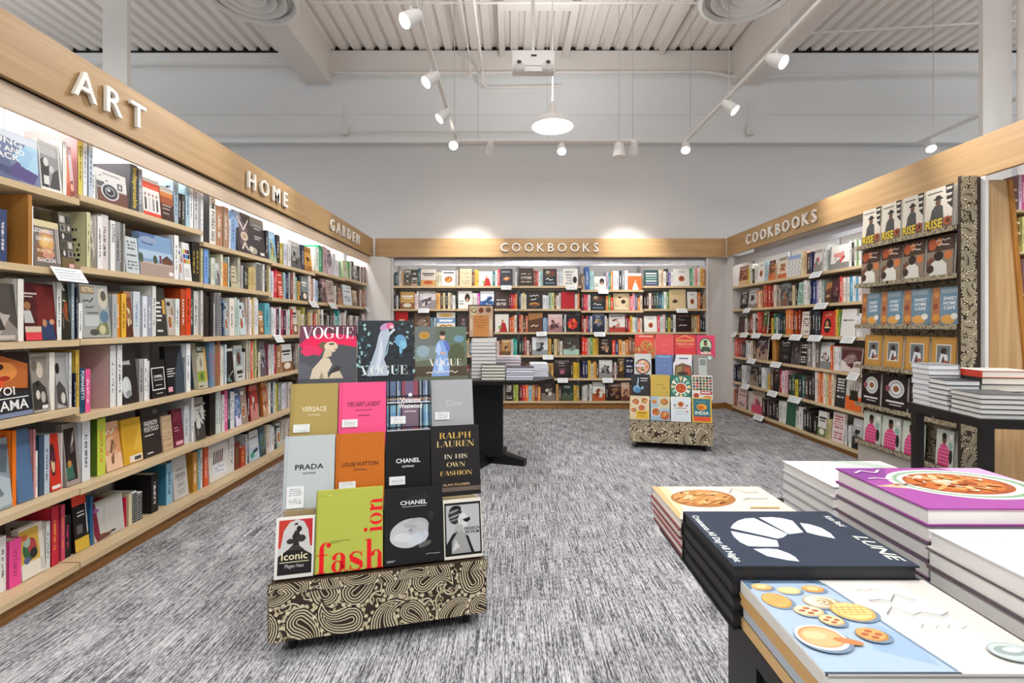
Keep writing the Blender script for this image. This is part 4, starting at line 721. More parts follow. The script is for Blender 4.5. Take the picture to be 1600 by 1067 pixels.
def shelf_row(w, r, data):
    ins = INS[w][r]
    for ent in [e.split() for e in data.replace('\n', ';').split(';') if e.strip()]:
        kind, x0, x1, yt, cols = ent[0], float(ent[1]), float(ent[2]), ent[3], ent[4].split(',')
        kw = dict(e.split('=', 1) for e in ent[5:])
        n = len(cols)
        for i, c in enumerate(cols):
            xa, xb = x0 + (x1 - x0) * i / n, x0 + (x1 - x0) * (i + 1) / n
            sa, sb = wall_s(w, xa, ins), wall_s(w, xb, ins); mid = (sa + sb) / 2
            bi, boards, b0, b1, bn = bay_of(w, mid); z = boards[r]
            sa = max(sa, b0 + .005); sb = min(sb, b1 - .005)
            if sb - sa < .004: continue
            top = (boards[r - 1] - .035 - z) if r else 2.17 - z
            if yt == '-': h = rnd.uniform(.19, .27) if w != 'B' else rnd.uniform(.2, .26)
            else: h = CH + (CV - float(yt)) / wall_pm(w, (xa + xb) / 2, ins) - z
            if i: h *= rnd.uniform(.93, 1.03)
            h = min(max(h, .12), top - .006)
            if kind == 'S' and 't' not in kw and abs(xb - xa) * h * wall_pm(w, (xa + xb) / 2, ins) < LIM[w]:
                m = MB(); spine_faces(m, sb - sa - .0008, h, rnd.uniform(.16, .23), c, kw.get('a'), kw.get('side'), 0 if 'np' in kw else .33)
                (lx, ly, lz), rz = world_at(w, sa, ins + rnd.uniform(0, .012), z + .001); M4 = Matrix.Translation((lx, ly, lz)) @ Matrix.Rotation(rz, 4, 'Z')
                for f, cc_, a_, u_ in zip(m.f, m.c, m.a, m.uv): STUFF[w].face([M4 @ Vector(m.v[j]) for j in f], cc_, a_, u_)
                continue
            key = (w, bi, r); k = CNT.get(key, 0); CNT[key] = k + 1
            grp = f'books on the {ORD[r]} shelf of the {BAYLAB.get(bn, bn)}'
            where = f'{ordn(k)} from left on {ORD[r]} shelf of {BAYLAB.get(bn, bn)}'
            if kind == 'W':
                mb = MB(); mb.box(0, sb - sa, 0, .26, 0, h); loc, rz = world_at(w, sa, .01, z + .0005)
                tag(mb.build('shelf_divider', M_DIV, None, loc, (0, 0, rz)), f'oak upright divider board on {ORD[r]} shelf of {BAYLAB.get(bn, bn)}', 'divider'); CNT[key] = k; continue
            if kind == 'F':
                wd = sb - sa - .002; lab = f'{cname(c)} face-out book, {where}'
                a = kw.get('art'); art = ART.get(a) if a else None
                if a and a.startswith('bw:'): art = bw(int(a[3:]))
                if not a and 'p' not in kw: art = gen_art(len(CNT) * 7 + k + r * 3 + int(x0), c)
                if kw.get('p') == 'ph': art = pic_art(int(x0) * 7 + r, c, kw.get('a', 'c8b090'))
                pat = {'ph': .66, 'tx': 1.0, 'no': 0}[kw.get('p', 'tx')] if not art else 0
                ln = math.radians(float(kw.get('lean', 5))); big = w == 'L' and (x1 - x0) / n >= 14
                loc, rz = world_at(w, (sa + sb) / 2, ins + float(kw.get('in', 0)), z + .001)
                face_book('book' if w == 'L' else 'cookbook', lab, grp, loc, rz, wd, h, float(kw.get('t', .022)), c, kw.get('a', auto_acc(c)), pat, ln, art, kw.get('sp'), parts=big, pages=hx(kw['pg']) if 'pg' in kw else PAGE)
            else:
                tt = sb - sa - .0008; lab = f'{cname(c)} spine-out book, {where}'
                d = float(kw.get('d', rnd.uniform(.16, .23))); dy = rnd.uniform(0, .012)
                d = min(d, .318 - ins - dy)
                if 'gap' in kw: tt = min(tt, float(kw['gap']))
                mb = MB(); spine_faces(mb, tt, h, d, c, kw.get('a'), kw.get('side'), 0 if 't' in kw or 'np' in kw else .33)
                loc, rz = world_at(w, sb - .0004 - tt if 'R' in kw else sa, ins + dy, z + .001)
                if 't' in kw:
                    s_ = kw['t'].replace('_', ' '); cc = kw.get('tc', auto_acc(c))
                    T4 = Matrix.Translation((tt / 2, -.0013, 0))
                    art_mesh([T(s_, .32, .93, min(.62 * tt, .86 * h / text_mesh(s_, .02)[2]) / h, cc, 'l', 'b', -math.pi / 2)] if 'up' not in kw else [], tt, h, mb, .0004, T4)
                if 'spiral' in kw:
                    for q in range(int(h / .013)): mb.box(.0005, tt - .0005, -.006, .004, .006 + q * .013, .0115 + q * .013, hx('151515'))
                if 'lean' in kw: pass
                o = mb.build('book' if w == 'L' else 'cookbook', M_PRINT, None, loc, (0, math.radians(float(kw.get('lean', 0))), rz)); tag(o, lab, 'book', grp)

shelf_row('L', 0, '''F -50 63.5 200 6f7c9e art=young t=.03;F 64.5 98 224 e2e0da art=bwpair t=.03;S 98.5 104.5 222 f0eee8 np=1;F 105 123 230 c8502e art=orange t=.018;S 124 131 206 d8c85a side=d9a0a0 d=.26
S 131.5 138 213 eef0f2;S 138.5 145.5 220 c5d3e0;S 146 152 262 efefec a=222222
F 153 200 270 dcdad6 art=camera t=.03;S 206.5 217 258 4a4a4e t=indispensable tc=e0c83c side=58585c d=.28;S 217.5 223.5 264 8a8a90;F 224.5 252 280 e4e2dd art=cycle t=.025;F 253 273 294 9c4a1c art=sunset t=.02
S 274 281 284 9fb4c4 a=1a2a40;S 281 290 - 241c18,4c4a40;S 290 297 286 a9c6d3;S 297 303 284 e8e8ea;S 304 318 284 c9c9cc,f2f0f0 
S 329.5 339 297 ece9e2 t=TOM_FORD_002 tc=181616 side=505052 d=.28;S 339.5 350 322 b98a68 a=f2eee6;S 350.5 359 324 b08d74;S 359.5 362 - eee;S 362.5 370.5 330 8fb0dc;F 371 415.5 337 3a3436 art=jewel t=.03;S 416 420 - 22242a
F 421 432.5 362 7fb2d8 p=ph a=c8b84a;S 433 449 - 222222,b5a23a,d8d8e4;S 449.5 454.5 377 eee;F 455 471 378 9a9a98 p=ph a=1c1c1c;S 471.5 476 - 2a2f50;F 476.5 488 386 d99a3a p=ph a=5a3018;S 494 499 - dfe7e0;S 499.3 504.5 384 1d9a66;S 505 512 386 b9a0a8;F 512.5 519.5 390 6b5a66 p=ph a=d8c8d4;S 520 534 - e4e6ea,f0f0f0,a8b0ac;F 536 544.5 408 b8c09a p=ph a=e2e2d2;S 545 553 409 4a9a52,e8e8e8,3a3030;F 553.5 559 414 e0dcd6 p=ph a=2a2422;S 559.5 572 416 2a2422,e8e4e0,6a3a34,d8d0ca,7a4038''')
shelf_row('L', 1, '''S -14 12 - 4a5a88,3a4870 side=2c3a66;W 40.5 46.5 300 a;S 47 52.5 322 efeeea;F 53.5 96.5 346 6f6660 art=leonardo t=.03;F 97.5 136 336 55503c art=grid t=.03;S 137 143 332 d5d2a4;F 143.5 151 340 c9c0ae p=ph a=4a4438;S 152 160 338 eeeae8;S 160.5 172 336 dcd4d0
S 173.5 181 345 f0efec t=LOVING tc=1c1a1a;S 181.5 190 347 9a9a9a a=1a1a1a;S 190.5 196 - 6a665a,b0aea8;F 197.5 218.5 371 c6ced0 p=tx a=5a6068;F 219.5 272.5 368 7f9ec2 art=sky t=.03;S 273 280 368 f0f0ee;F 281 287.5 388 cfcfd2;F 288.5 300 380 e4e4e2 art=multi;S 300.5 313 379 1c1a1a,2a1f1a a=d8c23a;S 313.5 317.5 - c9c08a
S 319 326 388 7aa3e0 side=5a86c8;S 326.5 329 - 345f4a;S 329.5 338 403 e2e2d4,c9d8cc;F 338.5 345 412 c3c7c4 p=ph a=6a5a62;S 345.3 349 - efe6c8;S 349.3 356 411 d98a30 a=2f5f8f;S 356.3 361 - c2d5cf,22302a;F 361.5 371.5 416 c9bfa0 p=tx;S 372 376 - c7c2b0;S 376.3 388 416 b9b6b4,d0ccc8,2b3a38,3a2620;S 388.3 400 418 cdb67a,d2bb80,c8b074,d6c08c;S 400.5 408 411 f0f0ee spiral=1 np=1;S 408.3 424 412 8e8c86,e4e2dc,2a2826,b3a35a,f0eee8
S 424.8 434 - d8e0ea,d0285a,c33;F 435 443 424 c9402a p=tx a=f0e6dc;S 443.5 458 426 a8ccc0,3a4a9a,1d2a30,b7c2c8,8a3a2a;S 458.5 472 - e0d6c8,9ac0b0,d39a3a,2a2a3a;F 472.5 481.5 432 7e8886;S 482 497 - e8e2dc,c87a5a,f2f0ee,9fb7d8;S 497.5 504 - 1d2320,2a2a28;F 504.5 511.5 436 b58a90 p=ph a=2a2226;F 512 523 438 c9b2a8;S 523.5 527.5 - f0ece6,2a221e;F 528 536.5 448 8a5a48 p=ph a=d8a080;F 537 550.5 446 dfe6ec p=tx a=46525a;F 552 559 454 b59a7a p=ph a=e8e0d0;S 560 573 452 6a3a2c,d8cfc4,8a4a38,b57a62,a06a58''')
shelf_row('L', 2, '''F -75 29 441 4a443f art=portrait t=.03;S 29.5 39 436 ece9e0 np=1;F 40.5 90 444 4c1418 art=red2 t=.03;S 90.5 98 441 e8ece8;F 98.5 112 441 3c3a24 p=ph a=c85a28;S 112.5 118 443 8fa0a8;S 118.5 122.5 - 1d2338;S 123 129 474 eef0ee;F 130 174 446 a2a6a2 art=retro t=.03
S 176 184 460 b0b2b0 a=6a8a90;S 184.3 190 460 e08f1e;S 190.3 198 459 e6b23c;F 198.5 209 456 8f4a2a p=ph a=d8c8a0;S 209.3 220 456 cfd6da a=5a7aa8;S 220.3 223 - 7a8590;S 223.3 230.5 463 e6e8f0;S 231 239 464 9a9eac;S 239.3 245 447 dde0d8;F 245.5 262 450 33332f art=txt;F 263 275 467 b9b2a4;S 275.3 282 467 dfe5df;S 282.3 290 452 b4481e;S 290.3 298 450 e0481c a=181414;S 298.3 304 452 2f3a3e a=d8d8d0;S 304.3 318 455 cfccc8,d8d4d0
S 319 334 458 2b2320,332a26,2a2422 np=1;S 334.3 337 - f0eeea;S 337.3 345 458 e6e6e6,ececec spiral=1 np=1;S 345.3 352 - cfd0d2,203a5a,8ab0d8;F 352.5 359.5 473 aeb6ba;S 360 368 466 ece4d8 a=1c1816;S 368.3 375 465 bcd4cc,c9d4d2;F 375.5 385 473 c6d4da;S 385.3 399 465 cbb9a8,d8c8c8,f2f0ee,b89a3a,d8cec4;S 399.3 405.5 465 e5e3e0,dfe2e8;F 406 413 486 b5875a;S 413.3 424 474 62b0bf a=141414
S 424.8 440 480 dfe6ea,f2f2f2,c96a7a,1d2a50,e0dcd8;S 440.3 458 484 a0205a,2a1a1e,d9c8d8,c8d8d0,d02f3a;F 458.5 466 - d8d0c2;S 466.3 487 - d8cfa8,c9c46a,e8e2d4,b7b05a,2a2420,d8b46a,e2ddd0;S 487.5 515 - e0c4b0,c85a30,e8dcd0,d8c2a0,2a2a26,f0eee8,1c1c1a,3a342e,e8e6e2;S 515.5 534 - 4a4844,3a3632,e0e8e4,9ad0d0,28a0a0,e8e4e0;S 534.5 573 - d8c8c8,f0ecea,2a2422,c9b0a8,e8e0d8,5a4a44,d8d4d0,8a7a70,3a3230,e2d8d0,a89084''')
shelf_row('L', 3, '''F -62 52 553 2a1712 art=kusama t=.035;F 53.5 80 554 a8a098 art=bwcostume t=.03;S 80.5 89 551 ece8dc np=1;F 90.5 108 552 a6a6a4 art=bwhat t=.025;S 108.5 116.5 551 dde0e0;S 117 120.5 - 1d2030;S 121 127 547 d2b04a a=2a2a2a;S 127.5 135.5 575 1d4a66 t=FORNASETTI tc=f0f0ee;S 136.5 144.5 577 e85a95
S 174 183 536 e2e4e2 side=cdb4ae;S 184 192 538 e8eae8;F 193 217 547 2b2624 art=chflower t=.03;S 218 225 561 a8a6a2;S 225.3 236 561 eceae8,d8d8d8;F 238 261.5 563 1b1718 art=chframe t=.025;F 262.5 289 541 14161a art=navy t=.03;S 289.3 291 - 9aa0a8;S 291.3 298 537 eef0f0 a=2a4a7a;F 298.5 325.5 536 c2bba4 art=simple t=.03
S 326.5 344.5 535 5f7f9a,7a8ea0,8a6a4a,9a6a48 a=c02a20;S 344.8 354 540 d8d6cc,e2ded4,c9d8e0;F 354.5 367 545 1c1518 art=blackw;S 367.3 369 - f2f0ec;F 369.5 382 540 c2c4c0;S 382.3 385 - f0f0ee,2a2228;S 385.3 404 530 c9c4b0,b9b4a0,e04a2a,e4e2cc,b8b57a,3a3426;S 404.3 408 - d8cfb4;F 408.5 417 533 8a8a90 p=ph a=3a2030;S 417.3 432 536 8a4a5a,e8e6e2,d8e4e0,c02a5a;S 432.3 440.5 540 a87a50;F 441 458 538 d8d8d4
S 459 490 - 4a3a30,8a8078,c9c0b4,6a5a50,d8d0c8,3a302a,b0a498,8a3a30,c8c4bc;S 491 535 - d8cfa8,c9c46a,e8e2d4,2a2420,d8b46a,e2ddd0,5a7a8a,8a4a3a,e8e4e0;S 536 573 - d8c8c8,f0ecea,2a2422,c9b0a8,e8e0d8,5a4a44,d8d4d0,8a7a70''')  # the white book's pinkish side paints in the back panel's reflection
shelf_row('L', 4, '''F -38 20 690 8d9ca4 art=silver t=.03;S 20.5 27 673 f07a18 np=1;F 27.5 54 672 56759a p=no t=.03;S 54.5 58 671 d08a8a np=1;S 58.5 62 - f0eee6;S 62.5 70 681 3a4f66 np=1;S 70.5 79 679 b5c6d2;F 80 97 679 c9301e art=redface t=.025;S 97.5 103.5 676 eceae6 np=1;F 104.5 127 662 a09892 art=frame t=.03;S 128 141 655 dfe4ea
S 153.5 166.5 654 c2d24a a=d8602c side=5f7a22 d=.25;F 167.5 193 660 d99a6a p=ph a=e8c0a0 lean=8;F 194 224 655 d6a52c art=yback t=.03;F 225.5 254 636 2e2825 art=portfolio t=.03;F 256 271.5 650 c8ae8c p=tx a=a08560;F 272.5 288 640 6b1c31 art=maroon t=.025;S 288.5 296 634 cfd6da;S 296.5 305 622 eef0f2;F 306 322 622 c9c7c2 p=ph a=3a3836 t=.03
S 329.5 338 614 1d1614 np=1;S 338.3 351 613 c8d4d0,d4dcd8,dadcd8;S 351.3 356 610 e2609a;S 356.3 368.5 609 1d3a44,e0e4e8,d8e0e0;F 369 378 607 5a78b0 p=ph a=e0dcec;F 378.5 388 606 9a8a80;S 388.3 392 - 5a1020;F 392.5 405 603 b03028 p=ph a=d8d4cc;F 405.5 420 598 b5622a p=ph a=e2d0c0;S 420.3 435 598 f2eee8,3a4a5a,c8d4dc,d8c84a;S 435.3 449.5 598 8a9484,d8dade,c8c8dc;S 450 490 - c9c0b4,d8d0c8,3a302a,b0a498,c8c4bc,8a8078''')
shelf_row('L', 5, '''S -20 12.5 - eceae4,d8d8d4,f2f0ec a=2a2a2a;S 14 33 843 ef4f98 a=a8306a;F 35 72 822 e8e2d6 art=fruit t=.03;S 72.5 79 815 dfe4e0;S 80 102 792 c8283c,d84a6a a=f0a040;S 103 113 806 141414 a=e0408a;F 118 140.5 772 1e1618 art=psych t=.03
S 141 146 775 1e5a8a np=1;F 148 195 780 c3c2bc art=drape t=.025;S 196 200 778 c01040 np=1;S 200.5 206 772 d8cfa8 np=1;S 206.5 222 768 eef0ec,f2f2f0 spiral=1 np=1;S 237 248 740 141414 a=f0f0f0 side=1c1a1a d=.24;S 262 271.5 724 8cc0d8 side=3f86a4 d=.24;F 273 302 713 cfcdc8 art=swedish t=.03;S 302.5 310 707 c8923a;S 310.3 318.5 702 6fa5b8,e8e8e4;S 319 326 700 d8582c
F 328 360 692 e2e0d8 art=hands t=.03;S 360.5 368 683 dfe0de;S 368.5 376.5 691 7a3020 a=4a7a3a;S 377 384.5 698 b5432c a=e0b83c;S 385 390 - c8ccd0,26303a;F 390.5 406 674 c9ced2 art=skyl;F 407 416 668 5a7a8a p=ph a=6a8a4a;S 416.3 433 664 d8c8b4,dfe2e6,e8e8ea,26303a;F 433.5 440 662 b9c4bc;S 440.5 490 - c9c0b4,d8d0c8,3a302a,b0a498,c8c4bc,8a8078''')

shelf_row('B', 0, '''S 617 630 - 2a4a50,6a7274,d8d4cc,c9a880;F 631 653 421 d8cfc4 art=grid;S 653.5 656.5 419 2a5a64;F 657 681 421 d0c4b8;S 682 689.5 - d9d0b0,e2dcc4;F 690 711.5 423 e4e0dc
S 713 717 - e8e4dc,8a6a50;F 718 737 420 c8b898 p=tx a=9a8868;S 738 748 - 6a3a24,d8a848,e0b85a;F 748.5 769.5 424 e9e4da art=pinkdress;S 770 781 - 2a7a78,e8e4dc,d85a6a;F 781.5 801 420 3a3e44 art=fish;S 801.5 808 - 9a9a98,e0dedc
F 810 833.5 419 3a2a22 p=tx a=e8dcc8;S 834 848 - 8a4a34,b83a3a,e6e2de,9accc8;F 848.5 870 420 d88a30 art=nola;S 870.5 879 - e8d8d0,c8d0dc,e4e4e0;F 879.5 903 420 eae7e0 art=words
S 908 914 - 8a6a54,b0a090;S 914.3 921 417 4a6aa8;S 921.3 928 424 9cc8cc,b4d4d4;F 928.5 947 432 e2ded6 art=hair;S 947.5 957.5 425 b8a8b8,2a8a88,e08a4a;S 958 981 423 e8e6e8,d8d8e0,3a3a3c,8a8c90,f0f0f0;F 981.5 1002.5 427 e0642c art=orangew
F 1007 1029 422 2c4648 art=stripes;S 1029.5 1052 - d8d0bc,c8a890,e4e0d4,3a3a3c,7a6aa8,e8e8e4;F 1052.5 1078 420 e6e3dc art=dot;S 1078.5 1102 419 4aa070,d8dcd0,e89a8c,f0eee8,d8b04a,c87a3a''')
shelf_row('B', 1, '''S 617 624.5 - 2a2f50,e0dcd4,1c1c28;F 625 647.5 456 c09a58;S 648 654 - e4c8cc,e8e2de;F 655 680.5 455 ccc8c8 p=ph a=5a4a54;S 681 688 - d8a060,e2b070;S 688.5 711 - 4a3a30,d8c898,2a2422,e2d0b0,8a8478,e8e6e2
F 716 737.5 455 e6e8e4 art=hair;S 738 750 - d8d8cc,e4e0dc,b84a9a;F 750.5 772 455 d8dce2 p=ph a=3a6aa8;F 773 794 455 4a3832;S 794.5 808 - 6a1c2c,a82838,d83a2a,e0782c
S 811 822.5 - 2a3a5a,d8d8d4,d8c878,e8e0d8;F 823 847 457 2c2322 art=burger;S 848 866 - e0e4e4,d8dce0,9ab0a0,c8d08a;S 866.5 876.5 - 8a5a34,e8e4dc,d0c8bc;F 877 898 456 b8121e p=no;S 898.5 905.5 - d8e4dc,e0803c
S 909 922.5 460 6a2430,d83a4a,d85a60,e8e4e0;F 923 946 460 24292c art=nola;S 946.5 958 - e0883a,6a9a4a,d84a2c;F 958.5 984 458 bfa883 art=face;S 984.5 1004 - d86a74,e4a0a8,5a6a8a,e08a3c,d8c8b0
S 1006 1045.5 - 2c1c18,3a2622,e6d8d0,4a2c28,2a3a34,3a5a4a,2a4a6a,5a9a9a,e2e6e4,6a8a4a;F 1046 1072 452 c8b183 art=leaf;F 1074 1090 456 3a2826 art=dot;S 1090.5 1102 - d87a3a,3a2a26,c8a070''')
shelf_row('B', 2, '''F 617.5 637 487 c0161e art=label;S 638 646 - 2a2628,3a3030,1c1c20;F 646.5 672 489 7a5a44 p=ph a=d8c4b0;S 673 681 - 8ab0c4,3a5a6a,c8d8dc;F 682 711 488 e2ddd2 art=pretzel
F 714 730 488 3a3034 p=ph a=8a6a6a;S 731 772 - 8a5a3a,d8c0a0,3a2c28,a83a2c,e0d8c8,5a7a6a,c89a5a;F 773.5 795 491 e4d4cc art=pinkdress;S 796 807.5 - c85a34,e0703c,e8d8c8
S 810 825 - b83a2c,d89a70,4a3a34,c86a4a;F 825.5 848 489 6a2c20 art=rice;S 848.5 856 - 7a9ac0,a8c0d4,5a7aa0;F 856.5 879 491 d8b4b0 p=ph a=6a3038;S 879.5 884.5 - 2a4a4a,d8d8d0;F 885 904.5 493 1c1416 art=flower
S 909 925.5 - 8a2c24,d8b09c,b83a30,2a4a7a,e0d8d0;F 926 944.5 489 2c3c5a p=ph a=c8a070;S 945 951 - e0dcd4,9a8a74;F 952 977 490 d8d4cc p=ph a=a83a2c;S 977.5 1003.5 - 6a1c24,c83a2c,d8b850,e2e2da,9ab8c0,d86a4a,e8c8b8
F 1007 1027 494 e4e4de art=dot;S 1027.5 1056 - d84a5a,c8dcd8,e4c8c8,3a5a3c,b8b04a,4a3a34,d8dcd4;F 1056.5 1080 489 2c1a1a art=love;S 1080.5 1102 - 8a7a54,c8b890,d87a34,2a2c30,1c2438''')
shelf_row('B', 3, '''S 773 783 - a83a34,e8dcd0,8a4a3c;F 783.5 798 531 b88a4a p=ph a=8a3a6a;S 798.5 808 - e8d8d8,2c9c8c,3aa898
S 811 831 - 2a4a3a,3a3230,a84a3a,d8c8c0,5a3a34;F 831.5 856 527 e2e4e4 p=ph a=4a5054;S 857 879 - d8a84a,3a3a2c,e0c890,8a7a5a,d8cfc0;F 880 905 526 4a3c34 p=ph a=a8c8b8
S 909.5 935 527 d83a2a,e8442c,b8b4a8,6a9a4a,d8b84a,c8a03c;F 935.5 956 528 2a1a18 p=ph a=c89a7a;S 956.5 1003 - d8482c,2a3a6a,e8a04a,d8c0a0,c87a34,8a5a3c,7a5a40,6a4a34,5a4034;S 1007 1100 - 8a5a3c,d8c0a0,3a2c28,a83a2c,e0d8c8,5a7a6a''')
shelf_row('B', 4, '''S 811 865 - 4a2c28,8a3a30,d8c8b0,2a3a34,c8a060;F 867 890 563 3a2a2c p=ph a=b06a78;S 891 905 - 3a3026,d8b43c,c8a42c
S 910 936 - 3a3a5a,2a2c4a,d8b84a,c8c0b0,e0a83c,5a4a44;F 936.5 957 563 d8d8d4 p=ph a=3a3a3c;S 957.5 966 - 6a3a3c,d8d0c8,3a2a24;F 966.5 976 560 6a5030 p=ph a=c89a4a;F 977 992 560 242c44 p=tx;S 993 1100 - 8a5a3c,d8c0a0,3a2c28,a83a2c,e0d8c8,5a7a6a''')
shelf_row('B', 5, '''F 790 801 597 2c1c1c p=tx;S 802 845 - 8a9a3a,b8c050,6a1c24,d83a34,e87a34,8ac0d8,c88a4a,7a3a2c,d88a3c;F 846 868 598 2a1c18 p=ph a=d8ccc0;S 869 877 - c8a060,6a5040;F 877.5 896 598 28342c p=ph a=4a5a44;S 896.5 905 - c8a43c,a88a34
S 910 925 - c8c8c0,d4d4cc,6a6a64,dcd8d0;F 926 946 597 d8dcd4 p=ph a=b8582c;S 947 950 - 3a2a24;F 950.5 970 600 4a2c20 p=ph a=c88a4a;F 971 984 598 c89a7a p=ph a=6a3424;S 985 1100 - 8a5a3c,d8c0a0,3a2c28,a83a2c,e0d8c8,5a7a6a''')

shelf_row('R', 0, '''F 1154 1168 416 8a4a2c p=ph a=d8b48a;S 1168.5 1182 - d8c048,e0dcd0,3a3a34,e8e4d8;F 1182.5 1194 409 e2ddd0 art=dot;S 1194.5 1200 - a8c8d4,d0dce0;F 1200.5 1210 407 7a4a2c p=ph a=d8783c;S 1210.5 1214 - c8a070,e8dccc;F 1214.5 1228.5 402 e0d8c4 p=ph a=c86a3c;F 1229 1250 399 ecebe6 art=checks;S 1250.5 1270 - e4dcb8,d8b48a,3a2c2c,2a2f5a;F 1270.5 1283 390 e0d8d4 p=ph a=c04a4a;S 1283.5 1296 - c8c8c0,e4e4e0,d8dcd8,9aa49c;F 1296.5 1326 383 e6e2dc p=ph a=c83a34;S 1326.5 1346 - e8e8e4,3a2c30,d8e0d0,8ab07a,e8e4e0''')
shelf_row('R', 1, '''F 1156 1168 454 2a2422 p=ph a=c8c0b8;F 1169 1182 451 b8b8b8 p=ph a=4a3c34;S 1182.5 1191 - e0884a,e8dcc8,d8a070;S 1191.5 1213 446 a8402a,c04a2c,b83a28,8a2c24,d8c8b8;S 1213.5 1218 - 6a5a4c,c8b8a0;F 1218.5 1231 443 3a4a54 p=ph a=a86a4a;S 1231.5 1245 - 2a2422,4a3a34,d8c8a0,1c1c1c;F 1245.5 1255 441 9ac0b0 p=tx;S 1255.5 1288 438 e8e6e0,d0d4cc,24305a,3a4a8a,9a8ac0,e0e0d8,8aa09c;F 1288.5 1298 441 5a3420 art=rice;F 1298.5 1310 435 4a1c28 p=ph a=a87060;S 1310.5 1326 432 d83a30,e8a090,f0e8e0,e4e4dc;S 1326.5 1346 432 4a9ac0,e0e8ec,6aaccc,e8dcd8''')
shelf_row('R', 2, '''F 1153 1163 488 2a2020 p=ph a=6a3c44;S 1163.5 1184 - d8c8c0,4a2c24,8a3a2c,e0d8d0,5a3a30;S 1184.5 1190 487 d84a3c,b83a30;F 1190.5 1204 486 4a5a2c p=ph a=b02c24;S 1204.5 1226.5 - c8a83c,3a6a4a,e0e0d4,2a4a5a,1c2c2a,2a4438;S 1227 1250 484 d8742c,e0884a,c85a2c,3a2c24,a8401c,8a3018;F 1251 1264.5 487 d8ccc0 p=tx;S 1265 1282 484 2a3434,1c1c20,3a4a54,24282c;F 1282.5 1303 486 d6342a art=redrice;S 1303.5 1312 484 d8602c,e0c040,6a9a3c;F 1312.5 1336 483 ecebe6 p=tx a=4a4858;S 1336.5 1346 - f0f0ee,e0e0e0''')
shelf_row('R', 3, '''S 1148 1160 - d85a4c,b83a34,8a4a3c;S 1160.5 1172 - 3a2c2c,c8ccd0,e0e0dc;S 1172.5 1180 - d8c8b0,6a4a34;F 1180.5 1206 527 4a3444 p=ph a=a88a74;W 1208 1214 527 a;F 1216 1236 528 1c1818 p=ph a=4a4440;F 1237 1248 530 2a2628 p=ph a=6a6464;F 1249 1260 530 1c1a1c p=tx;S 1261 1280 - 8a8480,d8d4d0,6a6460;F 1280.5 1297 535 d8dcdc p=ph a=8a5a5a;S 1297.5 1313 540 d8602c,e8d8d0,f0eeee,dcdcdc;F 1313.5 1344 543 5a2c2c p=ph a=e0d8d4''')
shelf_row('R', 4, '''S 1146 1171 - 2a2c4a,1c1c24,3a2c2c,d8d8d8,c8ccd0,8a8c90;F 1171.5 1184 566 2a1c1c p=ph a=8a7a6a;S 1184.5 1207 - 2a3238,e0e4e4,d0d4d4,c8a84a,6a5a4a;F 1207.5 1217 573 2c2424 p=ph a=5a4c4c;S 1217.5 1230 577 b01c34,e0ccd0,d8a8b0;S 1230.5 1268 - 1c2a28,3a4a3c,c8b83c,24302c,3a6a64,4a3a34,2a2422;S 1268.5 1303 580 2a2020,d8dcdc,e89a70,d86a34,e8dcc8,d8c898,d87a44,e8d8c0;F 1303.5 1319 582 2a2c2c p=tx;F 1320 1345 590 d2ccc2 art=hand5''')
shelf_row('R', 5, '''S 1144 1151 - d87a5a,8a4a3c;F 1151.5 1165 604 d8b8b0 p=tx;S 1165.5 1173 - 6a3a34,e0d8d0;F 1173.5 1190 610 c8b8a8 p=ph a=c84a6a;S 1190.5 1227 - 3a2c28,5a4a44,2a2422,1c1a1a,3a3430,d8dcd4,e4e4e0;F 1227.5 1242 631 2c5c44 p=no;S 1242.5 1276 - d8dcd4,e8e8e4,2a2a2a,1c1a1a,2c2826,1a1818;F 1276.5 1290 643 dcdad4;S 1290.5 1298 - b0a878,c8c090;F 1299 1317.5 645 e4d4d0 p=tx a=a83a44;S 1318 1330 - d8d8d4,4a5a54,e4e4e0;F 1330.5 1345 655 b8bcbc p=ph a=1c1c1c''')
# rows nobody can see into: one mesh of spines
mb0 = MB()
def fill(w, s0, s1, z, ins=.02):
    s = s0
    while s < s1 - .03:
        tt = rnd.uniform(.014, .04); m = MB(); spine_faces(m, tt - .001, rnd.uniform(.19, .27), .18, rnd.choice(['d8d0c8', '3a302a', 'b0a498', '8a3a30', 'c8c4bc', '5a7a8a', 'c9a860', 'e2ddd0', '2a3a4a']))
        (lx, ly, lz), rz = world_at(w, s, ins, z + .001); M4 = Matrix.Translation((lx, ly, lz)) @ Matrix.Rotation(rz, 4, 'Z')
        for f, c, a, u_ in zip(m.f, m.c, m.a, m.uv): mb0.face([M4 @ Vector(m.v[i]) for i in f], c, a, u_)
        s += tt
for r in (4, 5):
    for i in (4, 5): fill('L', LB[i] + .01, LB[i + 1], LBOARDS[i][r], INS['L'][r])
for r in (3, 4, 5):
    for i in (0, 1): fill('B', BX[i] + .01, BX[i + 1] - (.4 if i == 1 and r != 4 else .02), BBOARDS[i][r])
for w, lab in (('L', 'thin mixed book spines packed between the larger books on the left bookcases'), ('B', 'thin mixed cookbook spines packed between the face-out books on the rear bookcases'), ('R', 'thin mixed cookbook spines packed between larger books on the right bookcases')):
    if w == 'L':
        S0 = STUFF[w]
        for f, c_, a_, u_ in zip(mb0.f, mb0.c, mb0.a, mb0.uv): S0.face([mb0.v[j] for j in f], c_, a_, u_)
    fl = STUFF[w].build('book_spines', M_PRINT); tag(fl, lab, 'books'); fl['kind'] = 'stuff'
